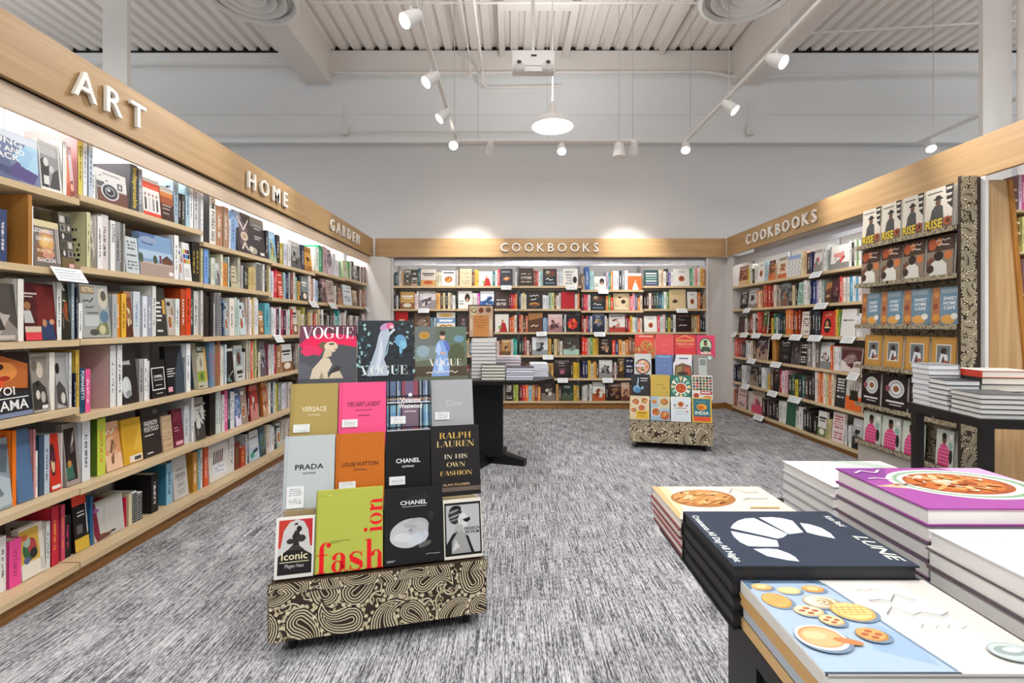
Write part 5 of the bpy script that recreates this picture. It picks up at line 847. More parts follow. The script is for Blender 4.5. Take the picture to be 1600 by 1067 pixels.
# ================================================================== paisley print
def drop(cx, cy, s, a, flip=1, n=9, f=1.0):
    """outline of a curled teardrop of length s; f shrinks it towards its spine"""
    L, R_ = [], []; ca, sa = math.cos(a), math.sin(a)
    def tr(x, y): y -= .35; return (cx + s * (x * ca - y * sa), cy + s * (x * sa + y * ca))
    for i in range(n + 1):
        t_ = i / n * (.55 + .45 * f); bx, by = flip * (.62 * t_ ** 2.6 - .12 * t_), .16 + .80 * t_ - .28 * t_ ** 4
        dx, dy = flip * (1.6 * t_ ** 1.6 - .12), .80 - 1.1 * t_ ** 3; l = math.hypot(dx, dy) or 1; r = .25 * f * (1 - (i / n)) ** .75 * (1 + .35 * t_)
        nx, ny = -dy / l * r, dx / l * r; L.append(tr(bx + nx, by + ny)); R_.append(tr(bx - nx, by - ny))
    bot = [tr(.25 * f * math.cos(q), .16 + .22 * f * math.sin(q)) for q in [-math.pi * k_ / 6 for k_ in range(1, 6)]]
    return L[::-1] + [tr(-.25 * f * math.cos(q), .16 - .22 * f * math.sin(q)) for q in [math.pi * k_ / 6 for k_ in range(1, 6)]] + R_
def clip(pl, w, h):
    for ax, lim, sg in ((0, 0, 1), (0, w, -1), (1, 0, 1), (1, h, -1)):
        o = []
        for a, b in zip(pl, pl[1:] + pl[:1]):
            da, db = (a[ax] - lim) * sg, (b[ax] - lim) * sg
            if da >= 0: o.append(a)
            if (da >= 0) != (db >= 0): q = da / (da - db); o.append((a[0] + (b[0] - a[0]) * q, a[1] + (b[1] - a[1]) * q))
        pl = o
        if len(pl) < 3: return None
    return pl
CR, DK = ['e2d6b6', 'd4c5a2', 'bcac88'], ['33271d', '3c2f25']
def paisley(mb, w, h, T4, sd=1, scale=1.0):
    q = random.Random(sd); mb.face([T4 @ Vector(p) for p in ((0, -.0004, 0), (w, -.0004, 0), (w, -.0004, h), (0, -.0004, h))], hx('3a2d22'))
    def put(pl, c, lay):
        ar = sum(pl[i][0] * pl[(i + 1) % len(pl)][1] - pl[(i + 1) % len(pl)][0] * pl[i][1] for i in range(len(pl)))
        pl = clip(pl if ar > 0 else pl[::-1], w, h)
        if pl: mb.face([T4 @ Vector((x, -.0006 - lay * 6e-5, y)) for x, y in pl], hx(c))
    # sprigs and curling stems over the dark ground
    for i in range(int(w * h * 1900 / scale ** 2)):
        x, y, a, s = q.random() * w, q.random() * h, q.random() * 6.28, q.uniform(.018, .038) * scale; fl = q.choice((1, -1))
        put(drop(x, y, s, a, fl, 5), q.choice(CR), 0); put(drop(x, y, s, a, fl, 4, .5), q.choice(DK), 1)
    for i in range(int(w * h * 150 / scale) + 1):
        x, y, a = q.random() * w, q.random() * h, q.random() * 6.28; c = q.choice((-1, 1)) * q.uniform(14, 34); pts = []
        for j in range(12): pts.append((x, y)); x += .0085 * scale * math.cos(a); y += .0085 * scale * math.sin(a); a += c * .0085 * (1 + j * .12)
        for quad in _stroke(pts, [.0075 * scale] * 12): put(quad, DK[0], 2)
        for quad in _stroke(pts, [.0045 * scale] * 12): put(quad, CR[i % 2], 3)
    step = .108 * scale; k_ = 0
    for j in range(int(h / step) + 2):
        for i in range(int(w / step) + 2):
            k_ += 1; cx, cy = (i + .5 * (j % 2) - .1 + q.uniform(-.16, .16)) * step, (j + .25 + q.uniform(-.16, .16)) * step
            s, a, fl = q.uniform(1.1, 1.45) * step, q.choice((.7, -.8, 2.4, -2.3, .2, 1.6)) + q.uniform(-.3, .3), q.choice((1, -1)); L = 4 + 10 * (k_ % 5)
            rim = drop(cx, cy, s * 1.16, a, fl, 9)
            for b in range(0, len(rim)):
                p = rim[b]; put([(p[0] + .0065 * scale * math.cos(t_), p[1] + .0065 * scale * math.sin(t_)) for t_ in [m_ * 1.05 for m_ in range(6)]], CR[b % 2], L)
            for m_, (f, c) in enumerate(((1.12, DK[0]), (1.0, CR[0]), (.9, DK[0]), (.78, CR[1]), (.66, DK[0]), (.54, CR[0]), (.44, DK[1]), (.28, CR[1]), (.18, DK[0]))):
                put(drop(cx, cy, s, a, fl, 8, f), c, L + 1 + m_)
def tri_rack(label, O, ang, W, D=.62, sd=1, sc=1.25):
    """low paisley cart on castors with four sloping tiers"""
    o = thing('display_cart', label, 'display stand', (O[0], O[1], 0), (0, 0, ang), 'paisley display carts')
    mb = MB(); mb.box(0, W, 0, D, .045, .252, hx('3a2d22'))
    paisley(mb, W, .19, Matrix.Translation((0, 0, .045)), sd, sc); paisley(mb, D, .19, Matrix.Translation((W, 0, .045)) @ Matrix.Rotation(math.pi / 2, 4, 'Z'), sd + 1)
    paisley(mb, D, .19, Matrix.Translation((0, D, .045)) @ Matrix.Rotation(-math.pi / 2, 4, 'Z'), sd + 2); mb.build('base', M_PRINT, o)
    mb = MB(); mb.box(-.004, W + .004, -.004, .0, .222, .262, hx('3a2d22')); paisley(mb, W + .008, .04, Matrix.Translation((-.004, -.004, .222)), sd + 3); mb.build('front_lip', M_PRINT, o)
    for y, z in TIER[1:]:
        mb = MB(); mb.box(.02, W - .02, y - .012, y + .065, z - .02, z - .002, hx('2a2019')); mb.box(.02, W - .02, y - .016, y - .012, z - .02, z + .012, hx('b5a27c'))
        mb.box(.02, W - .02, y + .065, min(D, y + .085), .253, z - .002, hx('2a2019')); mb.build('tier', M_PRINT, o)
    for x, y in ((.07, .07), (W - .07, .07), (.07, D - .07), (W - .07, D - .07)):
        mb = MB(); mb.lathe([(.001, -.012), (.028, -.012), (.031, -.006), (.031, .006), (.028, .012), (.001, .012)], 16, T=Matrix.Translation((x, y, FZ + .0312)) @ Matrix.Rotation(math.pi / 2, 4, 'Y')); c = mb.build('castor', M_RUBBER, o)
        mb = MB(); mb.box(x - .016, x + .016, y - .012, y + .012, .02, .0455); mb.build('fork', M_CHROME, c)
    return o
TIER = [(.03, .2535), (.165, .462), (.285, .668), (.405, .872)]
LEAN = math.radians(13)
def on_tier(O, ang, r, u0, u1):
    y, z = TIER[r]; ca, sa = math.cos(ang), math.sin(ang); r_ = []
    for u in (u0, u1):
        k_ = (u - CU) / F; bx, by = O[0] - y * sa, O[1] + y * ca            # point + x*(ca,sa): X = k Y
        r_.append((k_ * by - bx) / (ca - k_ * sa))
    xm = (r_[0] + r_[1]) / 2
    return (O[0] + xm * ca - y * sa, O[1] + xm * sa + y * ca, z), abs(r_[1] - r_[0]) - .002
def cart_book(O, ang, r, u0, u1, h, col, label, art, t_=.022, tagc=False, grp='books on the fashion display cart', **kw):
    loc, w = on_tier(O, ang, r, u0, u1)
    b = face_book('book', label, grp, (loc[0], loc[1], loc[2] + .002), ang, w, h, t_, col, art=art, lean=LEAN, **kw)
    if tagc:
        s = random.Random(u0); mb = MB(); cx, wz = -w * .5 + .045, tagc; th = .085 if tagc < .01 else .034
        mb.box(cx - .03, cx + .036, -.004, -.002, wz, wz + th, hx('e6e8e6'), cols={'f': (hx('e6e8e6'), ((*hx('9aa2a4'), 1.0), uvq()))}); mb.build('price_sticker', M_PRINT, b)
    return b
O1, A1 = (-.8865, 1.78), math.radians(14.05)
tri_rack('low paisley-covered cart holding the fashion books in the foreground', O1, A1, .81, sd=4)
G1 = 'fashion books'
iconic = [R(0, 0, 1, 1, 'e4e0d8'), R(.07, .06, .95, .96, 'c8c8c4'), P([(.07, .5), (.07, .96), (.55, .96), (.35, .92), (.2, .78), (.13, .5)], 'c23a28'), P([(.95, .5), (.95, .96), (.55, .96), (.72, .92), (.84, .78), (.9, .5)], 'b82a30'),
          P([(.07, .06), (.95, .06), (.95, .36), (.7, .46), (.52, .52), (.3, .46), (.07, .36)], '1e191a'), P([(.42, .5), (.62, .5), (.6, .58), (.64, .66), (.6, .76), (.5, .78), (.42, .68), (.46, .58)], '2a2624'), E(.66, .64, .12, .06, '35302e'), E(.38, .6, .1, .045, '35302e'), E(.6, .8, .07, .05, '1e1a1a'), E(.52, .87, .045, .035, '2a2422'), E(.52, .85, .035, .02, 'd8ccc0'), P([(.3, .45), (.75, .45), (.6, .53), (.42, .53)], '3e3634'),
          T('Iconic', .5, .3, .12, 'e6e0b4', font='b', fit=.68), R(.12, .255, .88, .268, 'd8d4a8'), T('Megan Hess', .5, .17, .06, 'cfc8c8', font='i', fit=.5)]
fashion = [T('fash', .02, .0, .36, 'e5131f', 'l', 'd', 0, .99), T('ion', .99, .43, .25, 'e5131f', 'l', 'd', math.pi / 2, None), R(.22, .37, .5, .377, '6e7a2c'), R(.22, .35, .36, .356, '6e7a2c'), SQ(.1, .92, .08, .02, '5a6424', 5), E(.2, .935, .02, .008, 'e2dc8a')]
chanel = [R(0, 0, 1, 1, '1b1a1b'), E(.8, .62, .05, .06, '2c2c2e'), P([(.2, .8), (.7, .95), (.75, .85)], '262527'), T('CHANEL', .5, .78, .055, 'f2f2f2', font='b', fit=.46), R(.3, .75, .72, .757, 'bdbdbd'),
          E(.42, .42, .33, .17, 'b9b9ba', 28, .18), E(.36, .34, .27, .13, 'c4c4c5', 24, -.1), E(.52, .46, .24, .13, 'a8a8aa', 24, .3), E(.55, .36, .2, .12, 'bcc2ca', 24, .2), E(.38, .45, .2, .09, 'aeaeb0', 20, .4), E(.24, .42, .13, .09, 'c0c0c2', 18, .7), E(.6, .48, .13, .07, 'b4b4b6', 18, -.4), E(.5, .31, .15, .07, 'c8ccd2', 18, .15), E(.43, .45, .12, .06, 'a2a2a5', 18, .3), E(.4, .43, .09, .045, 'bcbcbe', 16, -.4), E(.47, .43, .07, .035, 'b0b0b2', 14, .5), E(.44, .44, .035, .018, '8a8a8e', 12), E(.3, .35, .16, .06, 'd0d0d1', 18), E(.68, .24, .12, .035, '5c5c5a', 14, .3), SQ(.82, .1, .26, .018, 'c8c8c8', 6, .3), R(.04, .06, .18, .066, 'c8c8c8'), R(.04, .045, .15, .051, 'c8c8c8')]
film = [R(0, 0, 1, 1, 'e2ddd0'), R(.02, .05, .98, .95, '151515'), R(.06, .09, .94, .91, 'b5b5b5'), E(.3, .74, .18, .16, '2a2a2a', 24), E(.34, .85, .12, .05, '151515'), E(.25, .8, .16, .02, '8a8a8a', 16, .3), E(.28, .72, .17, .015, '9a9a9a', 16, .3), E(.3, .66, .16, .015, '7a7a7a', 16, .2), E(.5, .64, .13, .13, 'd2d2d0', 20), E(.46, .64, .05, .05, 'c2c2c0'), P([(.5, .66), (.68, .69), (.7, .64), (.6, .6), (.52, .63)], '121212'), P([(.32, .6), (.5, .56), (.48, .42), (.24, .44)], 'a6a6a4'), P([(.08, .09), (.75, .09), (.66, .36), (.46, .46), (.24, .42), (.1, .26)], '9a9a98'), P([(.06, .25), (.22, .42), (.36, .46), (.2, .3), (.18, .09), (.06, .09)], '1a1a1a'), P([(.56, .38), (.62, .38), (.78, .09), (.7, .09)], '151515'), P([(.2, .12), (.4, .2), (.3, .32)], 'c9c9c7'), T('FASHION', .74, .47, .05, '222222', font='b', fit=.42), T('IN FILM', .74, .41, .05, '222222', font='b', fit=.36)]
cart_book(O1, A1, 0, 427.5, 489.5, .216, 'e4e0d8', 'Iconic book with a black gown figure on the fashion cart', iconic, .025)
cart_book(O1, A1, 0, 491, 598.5, .302, 'b2b84c', 'lime green fashion book with big red lettering on the fashion cart', fashion, .035)
cart_book(O1, A1, 0, 600, 693.5, .287, '1b1a1b', 'black book with a pale camellia flower on the fashion cart', chanel, .03)
cart_book(O1, A1, 0, 694.5, 755, .228, 'e2ddd0', 'black framed Fashion in Film book on the fashion cart', film, .022)
def cat(t1, y1, s1, c, fit, sub='CATWALK', font='b', extra=()): return list(extra) + [R(.035, 0, .042, 1, extra[0][2] if 0 else c) ][:0] + [T(t1, .5, y1, s1, c, font=font, fit=fit), T(sub, .5, y1 - .065, .024, c, font='b', fit=.27)]
hinge = lambda c: [R(.055, .0, .065, 1, c), R(.0, .0, .008, 1, c)]
cart_book(O1, A1, 1, 440, 521.5, .288, 'bcc3c3', 'pale grey blue Prada catwalk book on the fashion cart', hinge('a4abab') + cat('PRADA', .53, .07, '17181c', .56), .03, .004)
cart_book(O1, A1, 1, 522.5, 601, .288, 'c0691c', 'orange Louis Vuitton catwalk book on the fashion cart', hinge('a3560f') + cat('LOUIS VUITTON', .53, .055, '3a1c10', .74), .03, .058)
cart_book(O1, A1, 1, 602, 673.5, .288, '121113', 'plain black Chanel catwalk book on the fashion cart', hinge('262426') + cat('CHANEL', .53, .062, 'f2f2f2', .54), .03, .064)
ralph = [R(0, 0, 1, 1, '201d1d')] + [T(s, .5, y, z, c, font='d', fit=f) for s, y, z, c, f in (('RALPH', .81, .085, 'dcb456', .66), ('LAUREN', .69, .085, 'd8b878', .78), ('IN HIS', .52, .062, 'ddd2b4', .48), ('OWN', .405, .062, 'd8c48a', .38), ('FASHION', .285, .062, 'd8b464', .66))] + [T('ALAN FLUSSER', .5, .14, .03, 'd0a878', font='b', fit=.56), R(.0, .06, 1, .12, '6a5c52')]
cart_book(O1, A1, 1, 674.5, 752, .30, '201d1d', 'dark Ralph Lauren book with gold lettering on the fashion cart', ralph, .032)
cart_book(O1, A1, 2, 450.5, 526.5, .285, 'ab9556', 'mustard gold Versace catwalk book on the fashion cart', hinge('8c7843') + cat('VERSACE', .575, .072, 'e6dcc0', .52), .03, .076)
cart_book(O1, A1, 2, 527.5, 603.5, .285, 'ec5486', 'bright pink Yves Saint Laurent catwalk book on the fashion cart', hinge('cc3a6c') + [T('YVES SAINT LAURENT', .53, .62, .075, '2a1420', font='i', fit=.7), T('HAUTE COUTURE', .53, .555, .02, '4a1c30', font='b', fit=.34), T('CATWALK', .53, .47, .022, '2a1420', font='b', fit=.27)], .03, .088)
pl = [R(0, 0, 1, 1, '5c6a84')]
for x0, x1, c in ((.22, .3, '7e8ca4'), (.32, .72, '8a4656'), (.42, .6, '6a5c78'), (.8, .9, '6c8098')): pl.append(R(x0, 0, x1, 1, c))
for y0, y1, c in ((.0, .16, '7a4a5c'), (.28, .62, '6f9cb0'), (.34, .5, '5a88a8'), (.85, 1, '5a6c8c')): pl += [R(0, y0, .3, y1, c), R(.74, y0, 1, y1, c)]
pl += [R(.3, .28, .74, .64, '74606e')]
for x, c, wd in ((.03, '141418', .04), (.2, '14141a', .035), (.235, 'dfe2e4', .014), (.31, '15151a', .025), (.72, '14141a', .03), (.76, 'd9c9a0', .012), (.8, '15151a', .03), (.9, 'e2e4e6', .014), (.95, '14141a', .03)): pl.append(R(x, 0, x + wd, 1, c))
for y, c, wd in ((.18, '14141a', .025), (.215, 'e4e6e2', .014), (.26, '14141a', .018), (.62, '14141a', .022), (.65, 'e2e4e2', .014), (.7, 'c89a54', .012), (.74, '14141a', .025)): pl.append(R(0, y, 1, y + wd, c))
pl += [T('Vivienne', .53, .66, .075, 'f6f6f6', font='b', fit=.46), T('Westwood', .53, .565, .075, 'f6f6f6', font='b', fit=.54), T('CATWALK', .53, .5, .025, 'f0f0f0', font='b', fit=.28), P([(.5, .75), (.56, .75), (.58, .78), (.53, .81), (.48, .78)], 'f2f2f2')]
cart_book(O1, A1, 2, 604.5, 674, .285, '5c6a84', 'blue and red tartan Vivienne Westwood book on the fashion cart', pl, .03, .092)
cart_book(O1, A1, 2, 675, 741.5, .285, 'a6a6a8', 'plain silver grey Dior book on the fashion cart', hinge('8e8e90') + [T('Dior', .55, .57, .1, 'c2c2c4', font='d' if 0 else 's', fit=.4)], .03, .102)
# the three Vogue volumes
v1 = [R(0, 0, 1, 1, '4c4f54'), R(0, .62, 1, 1, '6e3a4c'), R(.5, .8, 1, 1, '5c2c3c'), P([(0, .62), (.12, .52), (.35, .42), (.45, .6), (.7, .64), (1, .58), (1, .78), (.8, .82), (.5, .85), (.2, .8), (.08, .72)], 'd81e54'), P([(.18, .6), (.5, .68), (.98, .6), (.98, .66), (.5, .76), (.2, .72)], 'e8194c'), P([(.02, .5), (.12, .42), (.4, .48), (.3, .62), (.1, .62)], 'd8305e'),
      E(.42, .62, .08, .07, '6e5a44'), E(.55, .6, .12, .09, 'd0c0a4'), P([(.44, .5), (.62, .5), (.64, .56), (.46, .62)], 'd8c8ac'), E(.56, .645, .05, .016, '2a2422'), E(.62, .545, .025, .012, 'b06a5c'), P([(.4, .36), (.56, .42), (.58, .54), (.44, .54)], 'c9b798'), P([(.2, .0), (.24, .18), (.4, .38), (.52, .38), (.58, .26), (.5, .1), (.52, .0)], 'cdbfa6'), P([(.36, 0), (.4, .14), (.44, 0)], '9c8c74'), P([(.52, 0), (.58, .14), (.66, .22), (.72, .12), (.78, 0)], 'c6b89e'), P([(.5, .02), (.58, .18), (.66, .24), (.74, .2), (.7, .14), (.58, .1)], '3a3230'), P([(0, 0), (.2, 0), (.24, .2), (.1, .3), (0, .3)], '5a5c62'), T('VOGUE', .5, .795, .17, 'f4eef0', font='d', fit=.9)]
v2 = [R(0, 0, 1, 1, '20262c')]; q = random.Random(3)
for i in range(170):
    x, y = q.random(), q.random()
    if .25 < x < .55 and y < .9: continue
    pk = '6f9ca2 4c7c84 8fb4b4 35525c 16201f 2c3a3c 12181a'.split(); v2.append(E(x, y, q.uniform(.012, .045), q.uniform(.008, .028), q.choice(pk if x < .3 else pk[2:] + ['1a1e20'] * 4), 8, q.random() * 3))
v2 += [E(.76, .62, .1, .12, '5f98b8', 20, .3), E(.8, .55, .07, .08, '7ab4cc', 16), E(.76, .46, .03, .08, '6ea6be'), P([(.16, 0), (.22, .2), (.32, .5), (.36, .7), (.42, .86), (.54, .88), (.56, .7), (.5, .5), (.46, .3), (.52, .14), (.54, 0)], 'aab6c2'), P([(.3, .1), (.38, .5), (.42, .72), (.44, .4), (.38, .1)], 'c6ccd6'), P([(.46, .3), (.56, .66), (.52, .4)], '8ab0b8'), P([(.54, .7), (.66, .82), (.64, .86), (.56, .78)], 'c2cdd6'), E(.48, .88, .1, .06, 'b490b8', 16, .5), E(.57, .9, .07, .06, 'cf5c80', 16), E(.6, .88, .035, .035, 'e2b8c0'), T('VOGUE', .47, .02, .16, 'd4dcd6', font='d', fit=.82)]
v3 = [R(0, 0, 1, 1, '5c6450'), R(0, .55, .4, 1, '646a66'), R(.6, .5, 1, 1, '5a6c5c'), R(0, 0, 1, .2, '4a3c2c'), P([(0, .3), (.4, .35), (.45, .6), (0, .6)], '74847c'), E(.15, .5, .12, .12, '8a9ea8'), E(.8, .45, .16, .2, '4c5438'), E(.85, .75, .1, .07, '6a8ca4'), E(.18, .82, .1, .075, 'c0923c', 24), E(.18, .82, .075, .055, 'ab7c2c', 20), P([(.3, 0), (.36, .25), (.42, .45), (.4, .62), (.46, .72), (.58, .72), (.64, .6), (.62, .4), (.66, .2), (.64, 0)], '7f9fd0'), P([(.38, .5), (.45, .7), (.5, .55), (.46, .4)], 'a6c0e4'), P([(.54, .72), (.64, .68), (.67, .5), (.6, .5)], '5c6cb8'), P([(.42, .1), (.48, .4), (.54, .1)], 'bcd0ec'), E(.53, .79, .05, .06, 'd2a88c'), E(.53, .86, .055, .05, '30201c'), P([(.47, .46), (.56, .42), (.6, .44), (.5, .5)], 'c89c80'), T('VOGUE', .58, .2, .14, 'e8e4d4', font='d', fit=.62), SQ(.52, .06, .64, .07, 'd6d2c2', 7, .25)]
def lift(sh, k_=.74):
    o = []
    for s in sh:
        if s[0] == 'p': o.append(('p', [(x, 1 - (1 - y) * k_) for x, y in s[1]], s[2]))
        elif s[0] == 'e': o.append(('e', s[1], 1 - (1 - s[2]) * k_, s[3], s[4] * k_, *s[5:]))
        elif s[0] == 't': o.append(('t', s[1], s[2], 1 - (1 - s[3]) * k_, s[4] * k_, *s[5:]))
        else: o.append(('sq', s[1], 1 - (1 - s[2]) * k_, s[3], s[4] * k_, *s[5:]))
    return o
v1[-1] = T('VOGUE', .5, .75, .22, 'f4eef0', font='d', fit=.9); v1, v2, v3 = lift(v1), lift(v2), lift(v3)
cart_book(O1, A1, 3, 464, 556, .338, '4c4f54', 'Vogue book with a wide crimson hat on the top tier', v1, .03)
cart_book(O1, A1, 3, 557.5, 648, .362, '20262c', 'Vogue book with a pale gown amid blue foliage on the top tier', v2, .03)
cart_book(O1, A1, 3, 649, 732, .332, '5c6450', 'Vogue book with a woman in a blue dress on the top tier', v3, .03)

# the cookbook cart near the rear wall
O2, A2 = (1.195, 4.872), math.radians(-15)
tri_rack('low paisley-covered cart of cookbooks near the rear shelves', O2, A2, .78, sd=9, sc=1.6)
fd = ['b5622c', 'd88a3c', '7a3a1c', '8aa03c', 'e0c080', 'c83a2c']
G2 = 'cookbooks on the paisley cookbook cart'
mosaic = [R(0, 0, 1, 1, 'e6e0d2')] + [R(.04 + .16 * (i % 6), .36 + .12 * (i // 6), .17 + .16 * (i % 6), .46 + .12 * (i // 6), random.Random(i).choice(['2a2220', '4a5a3c', 'a83a2c', '8a6a4c', '3a4a5a'])) for i in range(30)] + [R(.4, .2, .98, .34, 'a81e28'), R(.45, .25, .9, .3, 'f0e0d8'), E(.2, .15, .14, .1, 'b03a2c'), E(.75, .08, .2, .08, 'd88a4c')]
rows2 = [
 [(984, 1015, .238, 'ddb23c', 'yellow cookbook with many small dishes, bottom tier', [R(0, 0, 1, 1, 'd8c49a')] + plate(.3, .75, .22, 'f0ece4', fd, .7, 1) + plate(.75, .8, .2, 'e8e0d0', fd, .7, 2) + plate(.6, .5, .2, 'c8d0d8', fd, .7, 3) + plate(.2, .4, .16, 'f0ece4', fd, .7, 4) + [R(.32, .06, .95, .38, 'd9b02c'), R(.4, .26, .85, .31, '8a5a1c'), R(.45, .15, .8, .18, 'a87a24')]),
  (1016.5, 1047, .238, '8fa9b8', 'pale blue cookbook with bowls seen from above, bottom tier', [R(0, 0, 1, 1, '9ab4c4'), R(.4, .5, 1, 1, 'c8c4a8')] + plate(.28, .36, .25, 'dfe4e4', fd, .75, 5) + plate(.74, .22, .24, 'b04a2c', fd, .75, 6) + plate(.72, .78, .22, 'b8b890', fd, .7, 7) + plate(.2, .78, .16, 'd8e0e0', fd, .7, 8)),
  (1048.5, 1080, .242, 'dfe2e4', 'white cookbook with an orange crest, bottom tier', [R(0, 0, 1, 1, 'e6e6e2'), R(.08, .05, .92, .95, 'd2dbe0'), E(.5, .7, .16, .11, 'd0702c'), E(.5, .7, .09, .07, '8a4a1c'), R(.22, .52, .78, .56, 'b08a5c'), E(.2, .65, .05, .05, '8a6a74'), E(.8, .65, .05, .05, '8a6a74'), R(.25, .4, .75, .42, '9aa4ac'), R(.25, .3, .75, .32, '9aa4ac'), E(.82, .4, .05, .035, 'b04a5c')]),
  (1081.5, 1113, .242, '2c6a74', 'teal India cookbook with a yellow frame, bottom tier', [R(0, 0, 1, 1, 'd8b43c'), R(.07, .05, .93, .95, '2f6c78'), R(.07, .05, .93, .24, 'd8522c'), E(.5, .62, .26, .13, 'e09a2c'), E(.45, .6, .16, .08, 'c8641c'), SQ(.5, .8, .6, .07, '9ac8a0', 8), T('INDIA', .5, .32, .13, 'f2f0e4', font='b', fit=.7)])],
 [(986, 1015.5, .235, '221f22', 'black cookbook with a blue crab, second tier', [R(0, 0, 1, 1, '221f22'), E(.3, .35, .2, .16, '6a9cc0'), E(.36, .28, .16, .1, '4a7cac'), P([(.3, .45), (.36, .85), (.42, .84), (.36, .45)], 'a8c4d4'), E(.6, .4, .1, .05, '8ab4cc', 12, 1), R(.5, .8, .9, .84, 'd8d4d0'), R(.5, .7, .85, .73, 'd8d4d0')]),
  (1016.5, 1047, .235, 'c2a444', 'plain mustard yellow cookbook, second tier', [R(0, 0, 1, 1, 'c4a648'), R(.3, .55, .7, .57, '8a7228'), E(.7, .4, .1, .02, '8a7228')]),
  (1048, 1080.5, .235, '3a7a6c', 'green star patterned cookbook with a bowl of curry, second tier', [R(0, 0, 1, 1, '2c6a5c')] + [P([(.5 + .48 * math.cos(a + .2), .5 + .45 * math.sin(a + .2)), (.5 + .2 * math.cos(a), .5 + .2 * math.sin(a)), (.5 + .48 * math.cos(a - .2), .5 + .45 * math.sin(a - .2))], ['d8c890', '8ac0b0', 'e8e0d0'][i % 3]) for i, a in enumerate([i * .524 for i in range(12)])] + plate(.5, .44, .3, 'e8e4d8', ['b5421c', 'd8642c', 'e08a3c', '8a2c14'], .8, 12)),
  (1081.5, 1114, .24, 'e6e0d2', 'white cookbook with a grid of tiny pictures, second tier', mosaic)],
 [(991, 1018, .235, 'c8ccc8', 'white cookbook with a dark plate of vegetables, third tier', [R(0, 0, 1, 1, 'c9ccc8')] + plate(.5, .42, .44, '2a2426', ['d8a080', 'e8e0d8', 'c86a3c', '3a2c2c', '8a9a5c', 'e4b48c'], .8, 13) + [R(.08, .4, .6, .52, 'd8c8d8')]),
  (1024, 1051, .228, '5a72a4', 'plain slate blue cookbook, third tier', [R(0, 0, 1, 1, '5f78a8'), R(.1, .88, .9, .94, '7ab0c8'), R(.1, .06, .12, .84, '7288b4'), R(.85, .06, .87, .84, '7288b4'), R(.3, .5, .7, .52, '8a9cc4')]),
  (1052, 1082, .232, 'd8d8dc', 'white and dark cookbook with tacos, third tier', [R(0, 0, 1, 1, 'dcdce0'), P([(0, 1), (.16, 1), (.1, .7), (0, .6)], '242c44'), R(.3, .8, .8, .86, '6a6c80'), P([(.05, 0), (1, 0), (.95, .5), (.5, .62), (.1, .5)], '6a4a34'), P([(.1, .05), (.45, .1), (.5, .5), (.2, .45)], '8a7a44'), P([(.55, .05), (.95, .1), (.85, .45), (.6, .45)], 'a84a34'), E(.5, .15, .3, .08, '3a2418')]),
  (1083.5, 1115, .235, '86807c', 'grey cookbook with a pale framed label, third tier', [R(0, 0, 1, 1, '86807c'), R(.28, .12, .68, .84, 'c2c4c0'), R(.32, .52, .64, .8, '7c8480'), R(.32, .18, .64, .5, 'b2b8b2'), E(.84, .86, .1, .07, 'b4d8cc')])],
 [(992, 1023, .23, 'c8382a', 'red cookbook with fried snacks, top tier', [R(0, 0, 1, 1, 'd8402c')] + plate(.2, .28, .28, 'a83a2c', fd, .75, 14) + plate(.6, .5, .3, 'd8a860', fd, .75, 15) + plate(.8, .24, .22, 'b8702c', fd, .75, 16) + [R(.2, .9, .9, .96, 'f0b0a0')]),
  (1024, 1053, .235, 'd8484c', 'plain coral red cookbook, top tier', [R(0, 0, 1, 1, 'd94c50'), R(.25, .9, .8, .93, 'a8343c'), R(.35, .5, .65, .52, 'e88a70'), R(.35, .25, .65, .27, 'e88a70')]),
  (1054, 1088, .232, 'c8202c', 'red Mexican cookbook with gold mountains, top tier', [R(0, 0, 1, 1, 'c9222c'), P([(.08, .78), (.5, .95), (.92, .78), (.92, .82), (.5, 1), (.08, .82)], 'd8a050'), R(.08, .68, .92, .78, 'c88a44'), T('MEXICAN', .5, .5, .13, 'e8b88c', font='d' if 0 else 's', fit=.82), R(.15, .42, .85, .435, 'e09a78'), R(.05, .02, .95, .1, 'd87a2c')]),
  (1089, 1118, .23, 'c8345c', 'crimson cookbook with a portrait in a round frame, top tier', [R(0, 0, 1, 1, 'cc3258'), E(.48, .52, .36, .36, '3a2a2c', 28), E(.48, .52, .31, .31, 'b8d0a4', 26), P([(.2, .25), (.76, .25), (.68, .46), (.3, .46)], '2c3c2c'), E(.48, .6, .1, .12, '6a4430'), E(.48, .72, .12, .05, '1c1818'), R(.2, .14, .76, .2, 'e8dccc')])]]
for r, row in enumerate(rows2):
    for (u0, u1, h, c, lab, art) in row: cart_book(O2, A2, r, u0, u1, h, c, lab[:-len('tier')] + 'tier of cookbook cart', art, .02, grp=G2)

